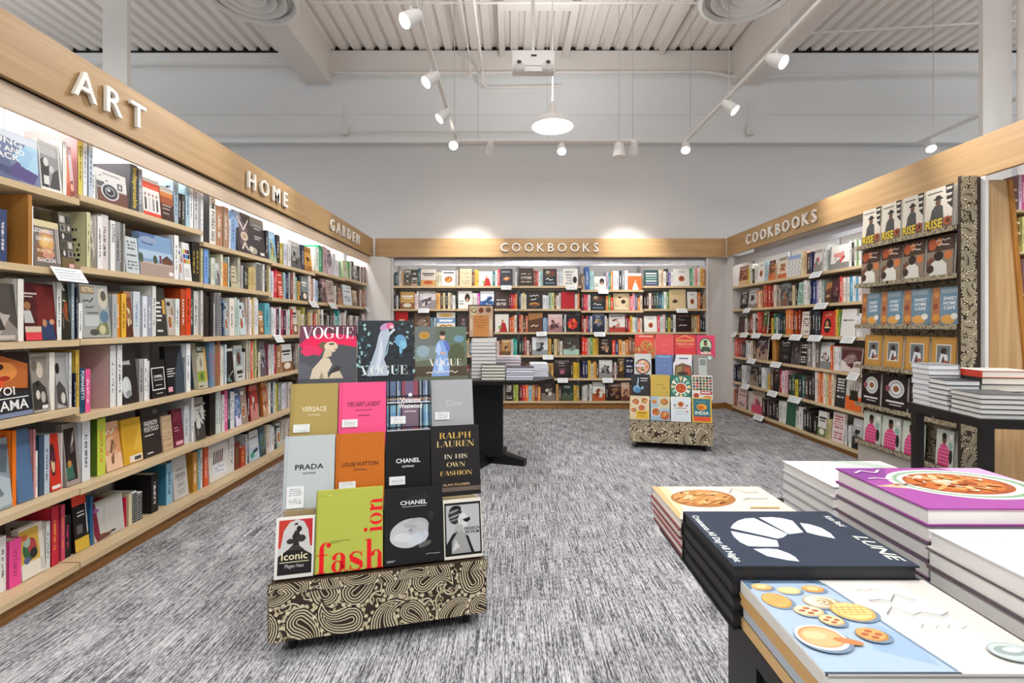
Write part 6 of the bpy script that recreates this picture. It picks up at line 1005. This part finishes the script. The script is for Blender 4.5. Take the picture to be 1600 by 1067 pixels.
# ================================================================== tables and piles
def slab_book(label, x, y, ztop, w, d, t_, col, rotz, grp, art=None, acc='888888', pat=0, pages=PAGE, cat_='book', parts=True, sr=False):
    """book lying flat, front cover up; w along local x, d along local y"""
    # local: cover faces -y, up = +z; laid by turning -90 about x so that 'up' points along +Y
    ca, sa = math.cos(rotz), math.sin(rotz)
    loc = (x - sa * (-d / 2) * -1 if 0 else x + sa * d / 2, y - ca * d / 2, ztop)
    return face_book('book', label, grp, loc, rotz, w, d, t_, col, acc, pat, 0, art, parts=parts, pages=pages, rx=-math.pi / 2, b=.0025, sr=sr)
def pile(x, y, z0, w, d, ts, cols, rotz, lab, grp, topart=None, pages=PAGE, jit=.004, parts=True, sr=False):
    """a pile of flat books from the table up; lab(i, n) gives each label"""
    z = z0; n = len(ts); q = random.Random(int(x * 1000) + n)
    for i, (t_, c) in enumerate(zip(ts, cols)):
        z += t_ + .0006
        slab_book(lab(i, n), x + q.uniform(-jit, jit), y + q.uniform(-jit, jit), z, w, d, t_, c, rotz, grp, topart if i == n - 1 else None, pages=pages, parts=parts, sr=sr)
    return z
def lev(what):
    return lambda i, n: f'{what}, on top' if i == n - 1 else (f'{what}, at the bottom' if i == 0 else f'{what}, {ordn(i)} from bottom')
# front right table
tz = .70
def leg_table(label, x0, x1, y0, y1, z, legs=.058, ap=.07, loc=(0, 0, 0), rz=0, th=.03, inset=0, li=.001):
    o = thing('display_table', label, 'table', loc, (0, 0, rz), 'black display tables')
    mb = MB(); mb.box(x0, x1, y0, y1, z - th, z); mb.build('tabletop', M_BLACKWOOD, o)
    mb = MB()
    if ap:
      for b in ((x0 + .01, x1 - .01, y0 + .01, y0 + .03), (x0 + .01, x1 - .01, y1 - .03, y1 - .01), (x0 + .01, x0 + .03, y0 + .03, y1 - .03), (x1 - .03, x1 - .01, y0 + .03, y1 - .03)): mb.box(*b, z - th - ap, z - th - .0002)
      mb.build('apron', M_BLACKWOOD, o)
    for lx in (x0 + li, x1 - legs - li):
        for ly in (y0 + .001, y1 - legs - .001):
            dx = inset if lx < x0 + .1 and ly > y0 + .1 else 0
            mb = MB(); mb.box(lx + dx, lx + dx + legs, ly, ly + legs, FZ, z - th); mb.build('leg', M_BLACKWOOD, o)
leg_table('black table in the right foreground carrying the piles of cookbooks', .395, 1.45, .838, 1.29, tz, .045, ap=.0, inset=.45)
leg_table('black table nearest the viewer, carrying the cookie cookbooks', .39, 1.45, .22, .832, tz, ap=.05)
GT = 'cookbooks piled on the front right tables'
bread = [R(0, 0, 1, 1, 'd9cfc2'), P([(0, .0), (.1, .3), (.12, 1), (0, 1)], 'd0a878'), P([(.04, .1), (.14, .5), (.12, 1), (.06, 1)], 'e0c49c')]
q = random.Random(5); bread += [E(.36, .6, .29, .27, 'a06a36', 30, .25), E(.35, .63, .25, .22, 'c28c50', 28, .25)]
for i in range(46):
    a, d = q.random() * 6.28, q.random() ** .5
    bread.append(E(.35 + .24 * d * math.cos(a), .61 + .2 * d * math.sin(a), q.uniform(.015, .06), q.uniform(.01, .03), q.choice(['8a5426', 'd9aa70', 'b57c40', 'e6c694', '6e3e1a', 'c99558']), 9, q.uniform(.2, .9)))
bread += [SQ(.8, .74, .34, .15, '5a5450', 9, .07), SQ(.82, .52, .3, .15, '5a5450', 10, .07), R(.66, .28, .9, .315, 'c0a264')]
pile(.374 + .1425, 1.184, tz, .285, .218, [.02] * 4, ['6e2f36', 'a8606a', '7e3a40', 'e3d9cc'], 0, lev('cream bread cookbook at the back left of the front table'), GT, bread, hx('efe7dc'), sr=True)
lune_c = 'f0f2f2'
ZL = tz + 4 * .0261
def on_lune(cx, cy):
    u, v = 1000 + .3532 * cx, 690 + .3533 * cy; yy = F * (CH - ZL) / (v - CV); xx = (u - CU) / F * yy
    return ((.9435 + .121 - yy) / .242, (xx - .376) / .316)
lune = [R(0, 0, 1, 1, '2b3546')] + [P([on_lune(*p) for p in s], 'd3dee6') for s in (
    [(397, 385), (408, 368), (430, 352), (462, 342), (502, 340), (650, 412), (630, 426), (606, 432)], [(522, 338), (580, 336), (630, 342), (672, 352), (720, 404), (690, 408), (656, 412)],
    [(704, 362), (748, 368), (800, 384), (840, 408), (862, 432), (790, 418), (736, 404)], [(398, 398), (500, 418), (604, 440), (612, 468), (540, 468), (475, 465), (440, 448), (412, 424)],
    [(498, 478), (560, 476), (604, 479), (656, 498), (684, 514), (702, 534), (650, 528), (560, 510)])]
lune += [T('LUNE', .72, .9, .075, 'e6ecd8', font='bi', fit=.42), T('Kate Reid', .22, .92, .045, 'eef0f0', font='b', fit=.22), T('Croissants All Day All Night', .52, .03, .042, 'eef0f0', font='b', fit=.84)]
pile(.376 + .158, .9435, tz, .242, .316, [.0255] * 4, ['171718', '141414', '171718', '20242c'], -math.pi / 2, lev('navy and black LUNE croissant book on the front table'), GT, lune, hx('2a2a2c'), jit=.003)
cook = [R(0, 0, 1, 1, 'd2cfc8'), P([(0, 0), (.54, 0), (.42, 1), (0, 1)], '9fb2c6'), P([(0, .95), (.43, .95), (.42, 1), (0, 1)], '51677c'), P([(0, .86), (.1, .98), (.34, .98), (.44, .9), (.41, .96), (0, .96)], '5f7a92'), P([(.30, .2), (.5, .06), (.52, .3), (.42, .5)], '8ea6bf'), R(0, 0, .55, .015, '34424e'), P([(.535, .02), (.55, .02), (.435, .95), (.42, .95)], '6c8298')]
def biscuit(x, y, r, sq=.62, kind='plain', c=('c08f50', 'd8b47c', 'e4c894')):
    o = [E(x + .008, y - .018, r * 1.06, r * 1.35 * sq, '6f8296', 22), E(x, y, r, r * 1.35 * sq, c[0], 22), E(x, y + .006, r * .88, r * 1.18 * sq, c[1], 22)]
    if kind == 'ring': o += [E(x, y, r * .66, r * .88 * sq, c[0], 20), E(x, y + .003, r * .55, r * .74 * sq, c[2], 20)]
    if kind == 'ridge': o += [P([(x + r * (-.75 + .25 * i), y - r * .75 * sq), (x + r * (-.66 + .25 * i), y - r * .75 * sq), (x + r * (-.5 + .22 * i), y + r * 1.05 * sq), (x + r * (-.58 + .22 * i), y + r * 1.05 * sq)], c[0]) for i in range(6)]
    if kind == 'jam': o += [E(x + r * .45 * math.cos(t_), y + r * .6 * sq * math.sin(t_), r * .26, r * .3 * sq, 'a8583c', 10) for t_ in (0, 1.57, 3.14, 4.71)]
    if kind == 'swirl': o += [E(x, y, r * .8, r * 1.05 * sq, 'e0d6c0', 20), E(x + .008, y, r * .6, r * .8 * sq, 'a98a5c', 18), E(x - .006, y + .004, r * .5, r * .66 * sq, 'dccfb4', 18), E(x + .004, y, r * .28, r * .36 * sq, '9a7a4e', 14), E(x, y, r * .16, r * .2 * sq, 'dccfb4', 12)]
    if kind == 'lattice': o += [P([(x + r * (-.8 + .3 * i), y - r * .4 * sq), (x + r * (-.74 + .3 * i), y - r * .4 * sq), (x + r * (-.5 + .3 * i), y + r * .9 * sq), (x + r * (-.56 + .3 * i), y + r * .9 * sq)], c[0]) for i in range(5)] + [R(x - r * .8, y + r * (-.5 + .35 * i) * sq, x + r * .8, y + r * (-.44 + .35 * i) * sq, c[0]) for i in range(4)]
    return o
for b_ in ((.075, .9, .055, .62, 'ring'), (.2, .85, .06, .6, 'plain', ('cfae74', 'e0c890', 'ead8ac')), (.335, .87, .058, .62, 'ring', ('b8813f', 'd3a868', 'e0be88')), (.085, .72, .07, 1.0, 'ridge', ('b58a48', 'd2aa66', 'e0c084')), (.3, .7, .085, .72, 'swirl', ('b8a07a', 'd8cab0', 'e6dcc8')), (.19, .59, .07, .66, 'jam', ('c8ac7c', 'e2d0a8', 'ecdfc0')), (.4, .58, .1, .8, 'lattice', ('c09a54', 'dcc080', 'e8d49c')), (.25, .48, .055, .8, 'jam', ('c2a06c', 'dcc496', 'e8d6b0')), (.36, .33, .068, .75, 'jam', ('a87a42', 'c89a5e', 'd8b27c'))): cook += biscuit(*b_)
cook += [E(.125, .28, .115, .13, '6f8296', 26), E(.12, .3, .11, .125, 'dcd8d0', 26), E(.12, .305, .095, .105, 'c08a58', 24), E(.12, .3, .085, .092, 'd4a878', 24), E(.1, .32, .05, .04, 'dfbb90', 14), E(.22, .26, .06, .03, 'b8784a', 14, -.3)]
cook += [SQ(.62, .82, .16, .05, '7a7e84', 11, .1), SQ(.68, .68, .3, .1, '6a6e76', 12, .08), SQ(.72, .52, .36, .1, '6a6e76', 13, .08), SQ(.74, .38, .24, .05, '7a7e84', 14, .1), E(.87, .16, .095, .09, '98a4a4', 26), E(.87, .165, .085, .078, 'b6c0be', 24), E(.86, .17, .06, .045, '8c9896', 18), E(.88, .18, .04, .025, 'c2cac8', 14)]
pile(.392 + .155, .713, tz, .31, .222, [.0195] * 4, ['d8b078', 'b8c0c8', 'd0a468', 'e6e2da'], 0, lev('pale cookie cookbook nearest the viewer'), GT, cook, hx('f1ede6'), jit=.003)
pale = [R(0, 0, 1, 1, 'e9e7e4'), SQ(.3, .72, .4, .1, '9aa09c', 15, .12), R(.12, .5, .6, .53, 'c4c8c4'), R(.12, .4, .5, .43, 'c4c8c4'), P([(.45, 1), (.8, 1), (1, .7), (1, .5)], 'b4c0b4')]
leg_table('black table at the back right, carrying the thick white books', .868, 1.45, 1.297, 1.62, .637, ap=.0)
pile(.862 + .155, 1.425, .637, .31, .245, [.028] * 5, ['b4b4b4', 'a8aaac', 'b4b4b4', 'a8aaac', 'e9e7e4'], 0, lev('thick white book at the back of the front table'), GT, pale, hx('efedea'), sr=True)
curry = [R(0, 0, 1, 1, '9c4a96'), P([(0, 1), (.34, 1), (.2, .72), (0, .62)], '7f3b88'), P([(.72, 1), (1, 1), (1, .3), (.9, .6)], 'c9a0c4'), P([(.0, .5), (.2, .56), (.36, .46), (.2, .42)], 'd8b48c'), E(.57, .56, .42, .38, 'dcd8d2', 40), E(.57, .56, .385, .345, '7fa384', 38), E(.56, .56, .35, .31, 'd8d2c8', 36), E(.55, .56, .31, .27, '9a4a26', 32), E(.54, .57, .28, .235, 'b8662e', 30)]
q = random.Random(8)
for i in range(54):
    a, d = q.random() * 6.28, q.random() ** .55
    curry.append(E(.54 + .25 * d * math.cos(a), .57 + .2 * d * math.sin(a), q.uniform(.015, .075), q.uniform(.012, .035), q.choice(['c8783a', 'd9985a', '8a3c1c', 'e0b888', 'a8562a', 'ecd6b4', '6e2c14', 'd0884a']), 10, q.random() * 3))
curry += [SQ(.17, .8, .28, .13, 'ecd8e6', 16, .16), SQ(.14, .64, .22, .08, 'ecd8e6', 17, .2), SQ(.24, .5, .24, .05, 'a8583c', 18, .4)]
pile(.742 + .163, .986, tz, .326, .245, [.0305] * 6, ['77747a', '6a666c', '8a6a84', '6a6068', '7c6078', 'a04a9a'], 0, lev('purple curry cookbook with white pages on the front table'), GT, curry, hx('efece8'), jit=.002, sr=True)
redp = [R(0, 0, 1, 1, 'dcd9d5'), SQ(.2, .8, .26, .08, 'b4b0ac', 21, .12), E(.7, .55, .38, .42, 'ccc4bc', 40), E(.7, .55, .36, .4, 'a04a34', 38), E(.7, .55, .335, .37, 'dedad4', 36), E(.72, .56, .24, .26, 'a8542c', 30)]
for i in range(30):
    a, d = q.random() * 6.28, q.random() ** .55
    redp.append(E(.72 + .19 * d * math.cos(a), .56 + .2 * d * math.sin(a), q.uniform(.02, .06), q.uniform(.015, .04), q.choice(['c8703a', 'd9905a', '8a3c1c', 'e0a878', 'b85c2a']), 10, q.random() * 3))
pile(.728 + .165, .735, tz, .33, .232, [.0305] * 5, ['6a6468', '5a4c52', '74686e', '66585e', 'dcd9d5'], 0, lev('white cookbook with a red-rimmed dish at the right edge'), GT, redp, hx('f0eeea'), jit=.002, sr=True)

# pedestal table behind the fashion cart
pt = thing('pedestal_table', 'black pedestal table loaded with books behind the fashion cart', 'table', (-.22, 4.45, 0))
mb = MB(); pts = [(.62 * math.cos(math.radians(a)), .42 * math.sin(math.radians(a))) for a in range(0, 360, 12)]
mb.prism([(-.58, -.42), (.42, -.42), (.6, -.2), (.6, .42), (-.58, .42)], .715, .745); mb.build('tabletop', M_BLACKWOOD, pt)
mb = MB(); mb.prism([(-.12, -.17), (.15, -.17), (.15, .17), (-.12, .17)], .05, .715); mb.build('pedestal', M_BLACK, pt)
for a in (0, 90, 180, 270):
    T4 = Matrix.Translation((.015, -.05, 0)) @ Matrix.Rotation(math.radians(a - 22), 4, 'Z'); mb = MB()
    P8 = [[(.05, -.05, FZ), (.05, .05, FZ), (.05, .05, .09), (.05, -.05, .09)], [(.36, -.035, FZ), (.36, .035, FZ), (.36, .035, .03), (.36, -.035, .03)]]
    A, B = [[T4 @ Vector(p) for p in r] for r in P8]; mb.face(A[::-1]); mb.face(B)
    for i in range(4): mb.face([A[i], A[(i + 1) % 4], B[(i + 1) % 4], B[i]])
    mb.build('foot', M_BLACK, pt)
GP = 'books piled on the pedestal table'; zt = .745
WP = hx('dcdad6'); q5 = lambda u, y: (u - CU) / F * y
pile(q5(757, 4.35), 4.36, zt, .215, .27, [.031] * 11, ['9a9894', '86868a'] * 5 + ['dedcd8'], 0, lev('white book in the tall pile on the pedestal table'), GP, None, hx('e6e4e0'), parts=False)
pile(q5(771, 4.13), 4.16, zt, .205, .12, [.0255] * 5, ['1c1a1a'] * 5, 0, lev('black bound book at the front of the pedestal table'), GP, None, hx('dedcd0'), parts=False)
pile(q5(812, 4.2), 4.2, zt, .235, .19, [.0205] * 5, ['2c2e38', 'dde0e6', '30323a', 'd0d4de', '3a3c48'], 0, lev('blue-white book at the front right of the pedestal table'), GP, None, hx('dfe2ea'), parts=False)
pile(q5(842, 4.47), 4.5, zt, .16, .25, [.0185] * 6, ['c8ccd4', 'd8dae0'] * 3, 0, lev('white paperback at the right corner of the pedestal table'), GP, None, hx('e2e4ea'), parts=False)
pile(q5(795, 4.55), 4.62, zt, .23, .22, [.028] * 6, ['8a8488', '3a3034', 'b8949c', '4a3c44', 'a87c88', 'd8c8cc'], 0, lev('pink-grey book at the back of the pedestal table'), GP, None, hx('dcd6da'), parts=False)
# sign in a black frame on the tall pile
sg = thing('sign_holder', 'black framed sign with an orange panel standing on the tall pile', 'sign', (q5(751.5, 4.4), 4.42, zt + 11 * .0316 + .002), (-.03, 0, 0))
w_, h_ = .235, .30
mb = MB(); mb.box(-w_ / 2, w_ / 2, 0, .01, 0, h_, hx('151314')); mb.build('frame', M_PRINT, sg)
art_mesh([R(.04, .03, .96, .97, 'c2a184'), R(.2, .03, .8, .68, 'c2844a'), R(.12, .7, .3, .95, 'd6cba0'), T('G', .21, .75, .16, '3a4a30', font='b'), E(.5, .83, .1, .08, '7a3c20'), E(.78, .84, .1, .08, '6a4a34'), E(.12, .4, .06, .2, 'd0bfa4'), E(.88, .4, .06, .2, 'd0bfa4')] + [SQ(.5, .6 - .08 * i_, f_, .05, '2c1c10', 20 + i_, .2) for i_, f_ in enumerate((.16, .5, .52, .46, .34))], w_, h_, start=.0006).build('insert', M_PRINT, sg)
mb = MB(); mb.box(-.06, .06, -.02, .06, -.001, .004, hx('151314')); mb.build('foot', M_PRINT, sg)

# table at the right with white piles
TX, TY, TA = 2.345, 2.43, math.radians(-9)
leg_table('black table at the right with white book piles, before the paisley rack', 0, .95, 0, .56, .74, .045, 0, (TX, TY, 0), TA, .045, li=.022)
ca, sa = math.cos(TA), math.sin(TA)
def onT(x, y): return (TX + x * ca - y * sa, TY + x * sa + y * ca)
GR = 'books piled on the right table'
def rp(x0, x1, y0, y1, t_, n, cols, lab, pc, top=None, sr=True):
    p = onT((x0 + x1) / 2, (y0 + y1) / 2); pile(p[0], p[1], .74, x1 - x0, y1 - y0, [t_] * n, [cols[i % len(cols)] for i in range(n)], TA, lev(lab), GR, top, hx(pc), parts=False, sr=sr)
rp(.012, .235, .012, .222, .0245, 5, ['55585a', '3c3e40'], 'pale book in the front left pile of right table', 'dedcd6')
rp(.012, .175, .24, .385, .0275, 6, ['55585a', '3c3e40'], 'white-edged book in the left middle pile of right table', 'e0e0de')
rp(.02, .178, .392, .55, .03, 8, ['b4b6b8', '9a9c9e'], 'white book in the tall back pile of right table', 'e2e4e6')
rp(.185, .46, .25, .465, .0365, 6, ['3a3434', '2a2626', '3a3434', 'b8b8b6', '2c2828', 'c83a22'], 'cream-paged book in the red-topped pile of right table', 'e6ded0', [R(0, 0, 1, 1, 'e2dfd8')], sr=False)
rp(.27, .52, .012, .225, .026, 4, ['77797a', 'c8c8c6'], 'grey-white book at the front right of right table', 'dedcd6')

# ================================================================== paisley wall rack with six rows of cookbooks
XK = 2.97; KY1, KY0 = 4.155, 3.205                                   # far and near ends
rk = thing('book_rack', 'tall paisley-covered rack of face-out cookbooks on the right wall', 'rack', (XK, KY1, 0), (0, 0, -math.pi / 2))
KW = KY1 - KY0; LEDGE = [1.865, 1.545, 1.205, .87, .55, .235]
mb = MB(); mb.box(0, KW, .105, .13, .2, 2.19, hx('3a2d22')); paisley(mb, KW, 1.99, Matrix.Translation((0, .105, .2)), 21, 1.0); mb.build('back_board', M_PRINT, rk)
mb = MB(); mb.box(KW, KW + .02, -.02, .085, .2, 2.19, hx('3a2d22')); paisley(mb, .105, 1.99, Matrix.Translation((KW + .0, -.0205, .2)) @ Matrix.Translation((0, 0, 0)) if 0 else Matrix.Translation((KW + .0205, -.02, .2)) @ Matrix.Rotation(math.pi / 2, 4, 'Z'), 22); mb.build('side_panel', M_PRINT, rk)
for z in LEDGE:
    mb = MB(); mb.box(0, KW, -.02, .105, z - .02, z, hx('4a3c2e')); mb.box(0, KW, -.026, -.02, z - .022, z + .012, hx('3a2d22')); paisley(mb, KW, .034, Matrix.Translation((0, -.026, z - .022)), int(z * 100), .6); mb.build('ledge', M_PRINT, rk)
mb = MB(); mb.box(0, KW, .0, .13, FZ, .2, hx('b5ada4')); mb.build('kick_panel', M_PRINT, rk)
rise = [R(0, 0, 1, 1, 'd6cfc0'), R(0, 0, 1, .28, '6a5244'), P([(.72, 1), (1, 1), (1, .45), (.8, .6)], '2a2624')] + [P([(.74 + .06 * i, .95 - .14 * j), (.8 + .06 * i, .88 - .14 * j), (.86 + .06 * i, .95 - .14 * j)], 'd6cfc0') for i in range(3) for j in range(3)] + [P([(.2, .28), (.7, .28), (.66, .55), (.52, .62), (.38, .6), (.26, .5)], '4a4a48'), E(.48, .66, .1, .08, '6a4a38'), E(.48, .74, .18, .03, '2a2624'), E(.48, .77, .1, .05, '2a2624'), R(.08, .88, .62, .91, '6a6258'), T('RISE', .36, .08, .2, 'e2cc2c', font='b', fit=.62), E(.84, .2, .14, .1, 'a0522c'), E(.86, .2, .07, .05, '4a2c1c')]
eva = [R(0, 0, 1, 1, '8c7a68'), R(0, .62, 1, 1, '4a3428'), E(.2, .8, .16, .14, 'b85a30'), E(.45, .84, .12, .1, 'd07a44'), SQ(.62, .85, .6, .08, 'e8e0d4', 18, .3), SQ(.66, .73, .5, .08, 'e8e0d4', 19, .3), P([(.1, .0), (.8, .0), (.75, .3), (.5, .45), (.2, .35)], 'd8d6cc'), E(.45, .5, .18, .12, '2c221e'), P([(.0, .25), (.3, .4), (.2, .5), (0, .4)], '6a4434'), E(.8, .5, .14, .1, 'c8703c'), E(.15, .2, .14, .1, '3a2a22')]
sweet = [R(0, 0, 1, 1, '6c8a9c'), P([(0, 0), (.32, 0), (.26, 1), (0, 1)], 'a87048'), E(.14, .8, .1, .08, 'c88a50'), E(.12, .5, .1, .08, '8a4a34'), E(.16, .2, .14, .1, 'd09040'), E(.6, .16, .26, .12, 'd8a054'), E(.82, .24, .12, .08, 'e2e0d8'), R(.3, .84, .9, .95, '90a0a8'), T('SWEET', .64, .66, .085, 'eef0ee', font='b', fit=.46), T('HOME', .64, .54, .085, 'eef0ee', font='b', fit=.44), T('CAFE', .64, .42, .085, 'eef0ee', font='b', fit=.42)]
brown = [R(0, 0, 1, 1, 'b5843c'), R(.04, .04, .96, .96, 'bf8f48'), R(.2, .22, .8, .8, 'd9d4cc'), R(.23, .25, .77, .77, '6a7474'), E(.5, .62, .12, .09, '3a2a24'), P([(.3, .25), (.72, .25), (.66, .52), (.4, .55)], 'd6d8d8'), P([(.4, .25), (.5, .5), (.6, .25)], '4a3a44'), E(.62, .32, .12, .05, 'a0604c')]
dplate = [R(0, 0, 1, 1, '231b1c'), E(.55, .62, .34, .27, 'c9c9c6', 30), E(.55, .62, .26, .2, '8a8a88', 26), E(.55, .62, .22, .17, 'd6d4d0', 24), E(.55, .62, .12, .09, '8a5434', 18), E(.2, .6, .1, .1, '8a4a54'), R(.15, .2, .9, .25, 'e2e0dc'), R(.3, .12, .8, .15, 'c8c6c2')]
pinks = [R(0, 0, 1, 1, 'c9cfc2'), P([(.1, 0), (.75, 0), (.8, .45), (.55, .62), (.3, .6), (.12, .4)], 'd84a80')] + [R(.15, .08 + .1 * i, .75, .1 + .1 * i, 'f0a0c0') for i in range(5)] + [R(.25 + .14 * i, .02, .27 + .14 * i, .5, 'a82c5c') for i in range(4)] + [E(.46, .74, .13, .13, '6a4636'), E(.46, .84, .13, .08, '1c1818'), E(.85, .85, .1, .07, 'f0f0ea'), E(.85, .3, .1, .2, '2a2a26'), E(.82, .6, .12, .1, '8ab0a0')]
XB = XK + .012
ROWS = [('Rise cookbook with a man in a hat', 'd6cfc0', rise, .305, [(1346, 1374.5), (1376, 1406), (1408.5, 1441), (1443.5, 1487)]), ('dark photo cookbook with white lettering', '4a3428', eva, .29, [(1345, 1373.5), (1375.5, 1407), (1409, 1443), (1446.5, 1489)]),
        ('Sweet Home Cafe cookbook in slate blue', '6c8a9c', sweet, .265, [(1345.5, 1374), (1376, 1408), (1411, 1452), (1455, 1499)]), ('ochre cookbook with a framed cook photo', 'b5843c', brown, .255, [(1350, 1377), (1379.5, 1409), (1413, 1450), (1453.5, 1493)]),
        ('black cookbook with a round white plate', '231b1c', dplate, .26, [(1345, 1374), (1378, 1416), (1419, 1456), (1459, 1497)]), ('cookbook with a woman in a pink checked shirt', 'c9cfc2', pinks, .25, [(1348, 1375), (1377.5, 1406), (1409, 1440), (1461, 1489)])]
for (nm, col, art, hh, us), z in zip(ROWS, LEDGE):
    for i, (u0, u1) in enumerate(us):
        ya, yb = F * XB / (u0 - CU), F * XB / (u1 - CU); w_ = ya - yb - .004; p_ = ['farthest in row', 'second from far end', 'third from far end', 'nearest in row'][i]
        face_book('cookbook', f'{nm}, {p_}, paisley rack', f'{nm} row', (XB, (ya + yb) / 2, z + .002), -math.pi / 2, w_, hh, .024, col, art=art, lean=math.radians(3), parts=True)
        if i == 3:
            for j in ((1,) if nm.startswith(('Rise', 'dark photo')) else (1, 2)): face_book('cookbook', f'{nm}, {"middle" if j == 1 else "rear"} copy behind nearest on rack', f'{nm} row', (XB + .0255 * j, (ya + yb) / 2 - .004 * j, z + .002), -math.pi / 2, w_, hh, .024, col, lean=math.radians(3), parts=False)
# white post, oak end cabinet with slotted magazine rack
mb = MB(); mb.box(3.106, 3.128, 3.18, 3.25, FZ, 2.19); tag(mb.build('end_post', M_WHITEM), 'white vertical post at the near end of the right bookcases', 'post')
cb = thing('oak_cabinet', 'tall oak end cabinet with a slotted rack at the right edge', 'cabinet', (3.13, 3.24, 0))
mb = MB(); mb.prism([(.0, FZ), (.37, FZ), (.18, 2.18), (.0, 2.18)], 0, .03, T=Matrix(((1, 0, 0, 0), (0, 0, 1, 0), (0, 1, 0, 0), (0, 0, 0, 1)))); mb.build('side_panel', M_CAB, cb)
mb = MB(); mb.prism([(.18, 2.18), (.21, 2.18), (.40, FZ), (.37, FZ)], -.012, .06, T=Matrix(((1, 0, 0, 0), (0, 0, 1, 0), (0, 1, 0, 0), (0, 0, 0, 1)))); mb.build('slanted_stile', M_DIV, cb)
SL = [1.98, 1.70, 1.42, 1.14, .86]
mb = MB(); mb.prism([(.215, 2.18), (.9, 2.18), (.9, FZ), (.405, FZ)], .12, .15, T=Matrix(((1, 0, 0, 0), (0, 0, 1, 0), (0, 1, 0, 0), (0, 0, 0, 1)))); mb.build('back_board', M_DIV, cb)
for z in [2.12, 2.05, 1.9, 1.83] + SL:
    mb = MB(); mb.box(.213 + (2.18 - z) * .0875, .24 + (2.18 - z) * .0875 if z not in SL else .9, .0, .118, z - .015, z); mb.build('slat', M_OAK, cb)
cols_ = [('pink and white', ['e8c8d8', 'd85a94', 'f0e8ea']), ('yellow green', ['d8d48a', 'c8d070', 'e2e0b0']), ('pink and grey', ['c8a0a8', 'a8b8b0', 'd8b0b8']), ('red orange', ['d8644c', 'e08a70', 'c8503c'])]
for z, (nm, cs) in zip(SL, cols_):
    for j in range(7):
        mb = MB(); h = .235; mb_t = .02; spine_faces(mb, mb_t, h, .1, cs[j % 3])
        o = mb.build('magazine', M_PRINT, None, (3.13 + .245 + (2.18 - z) * .0875 + j * .0215, 3.245, z + .001), (0, 0, 0))
        tag(o, f'{nm} paperback, {ORD[j]} from the left in the slotted oak rack', 'book', f'{nm} paperbacks in the slotted oak rack')
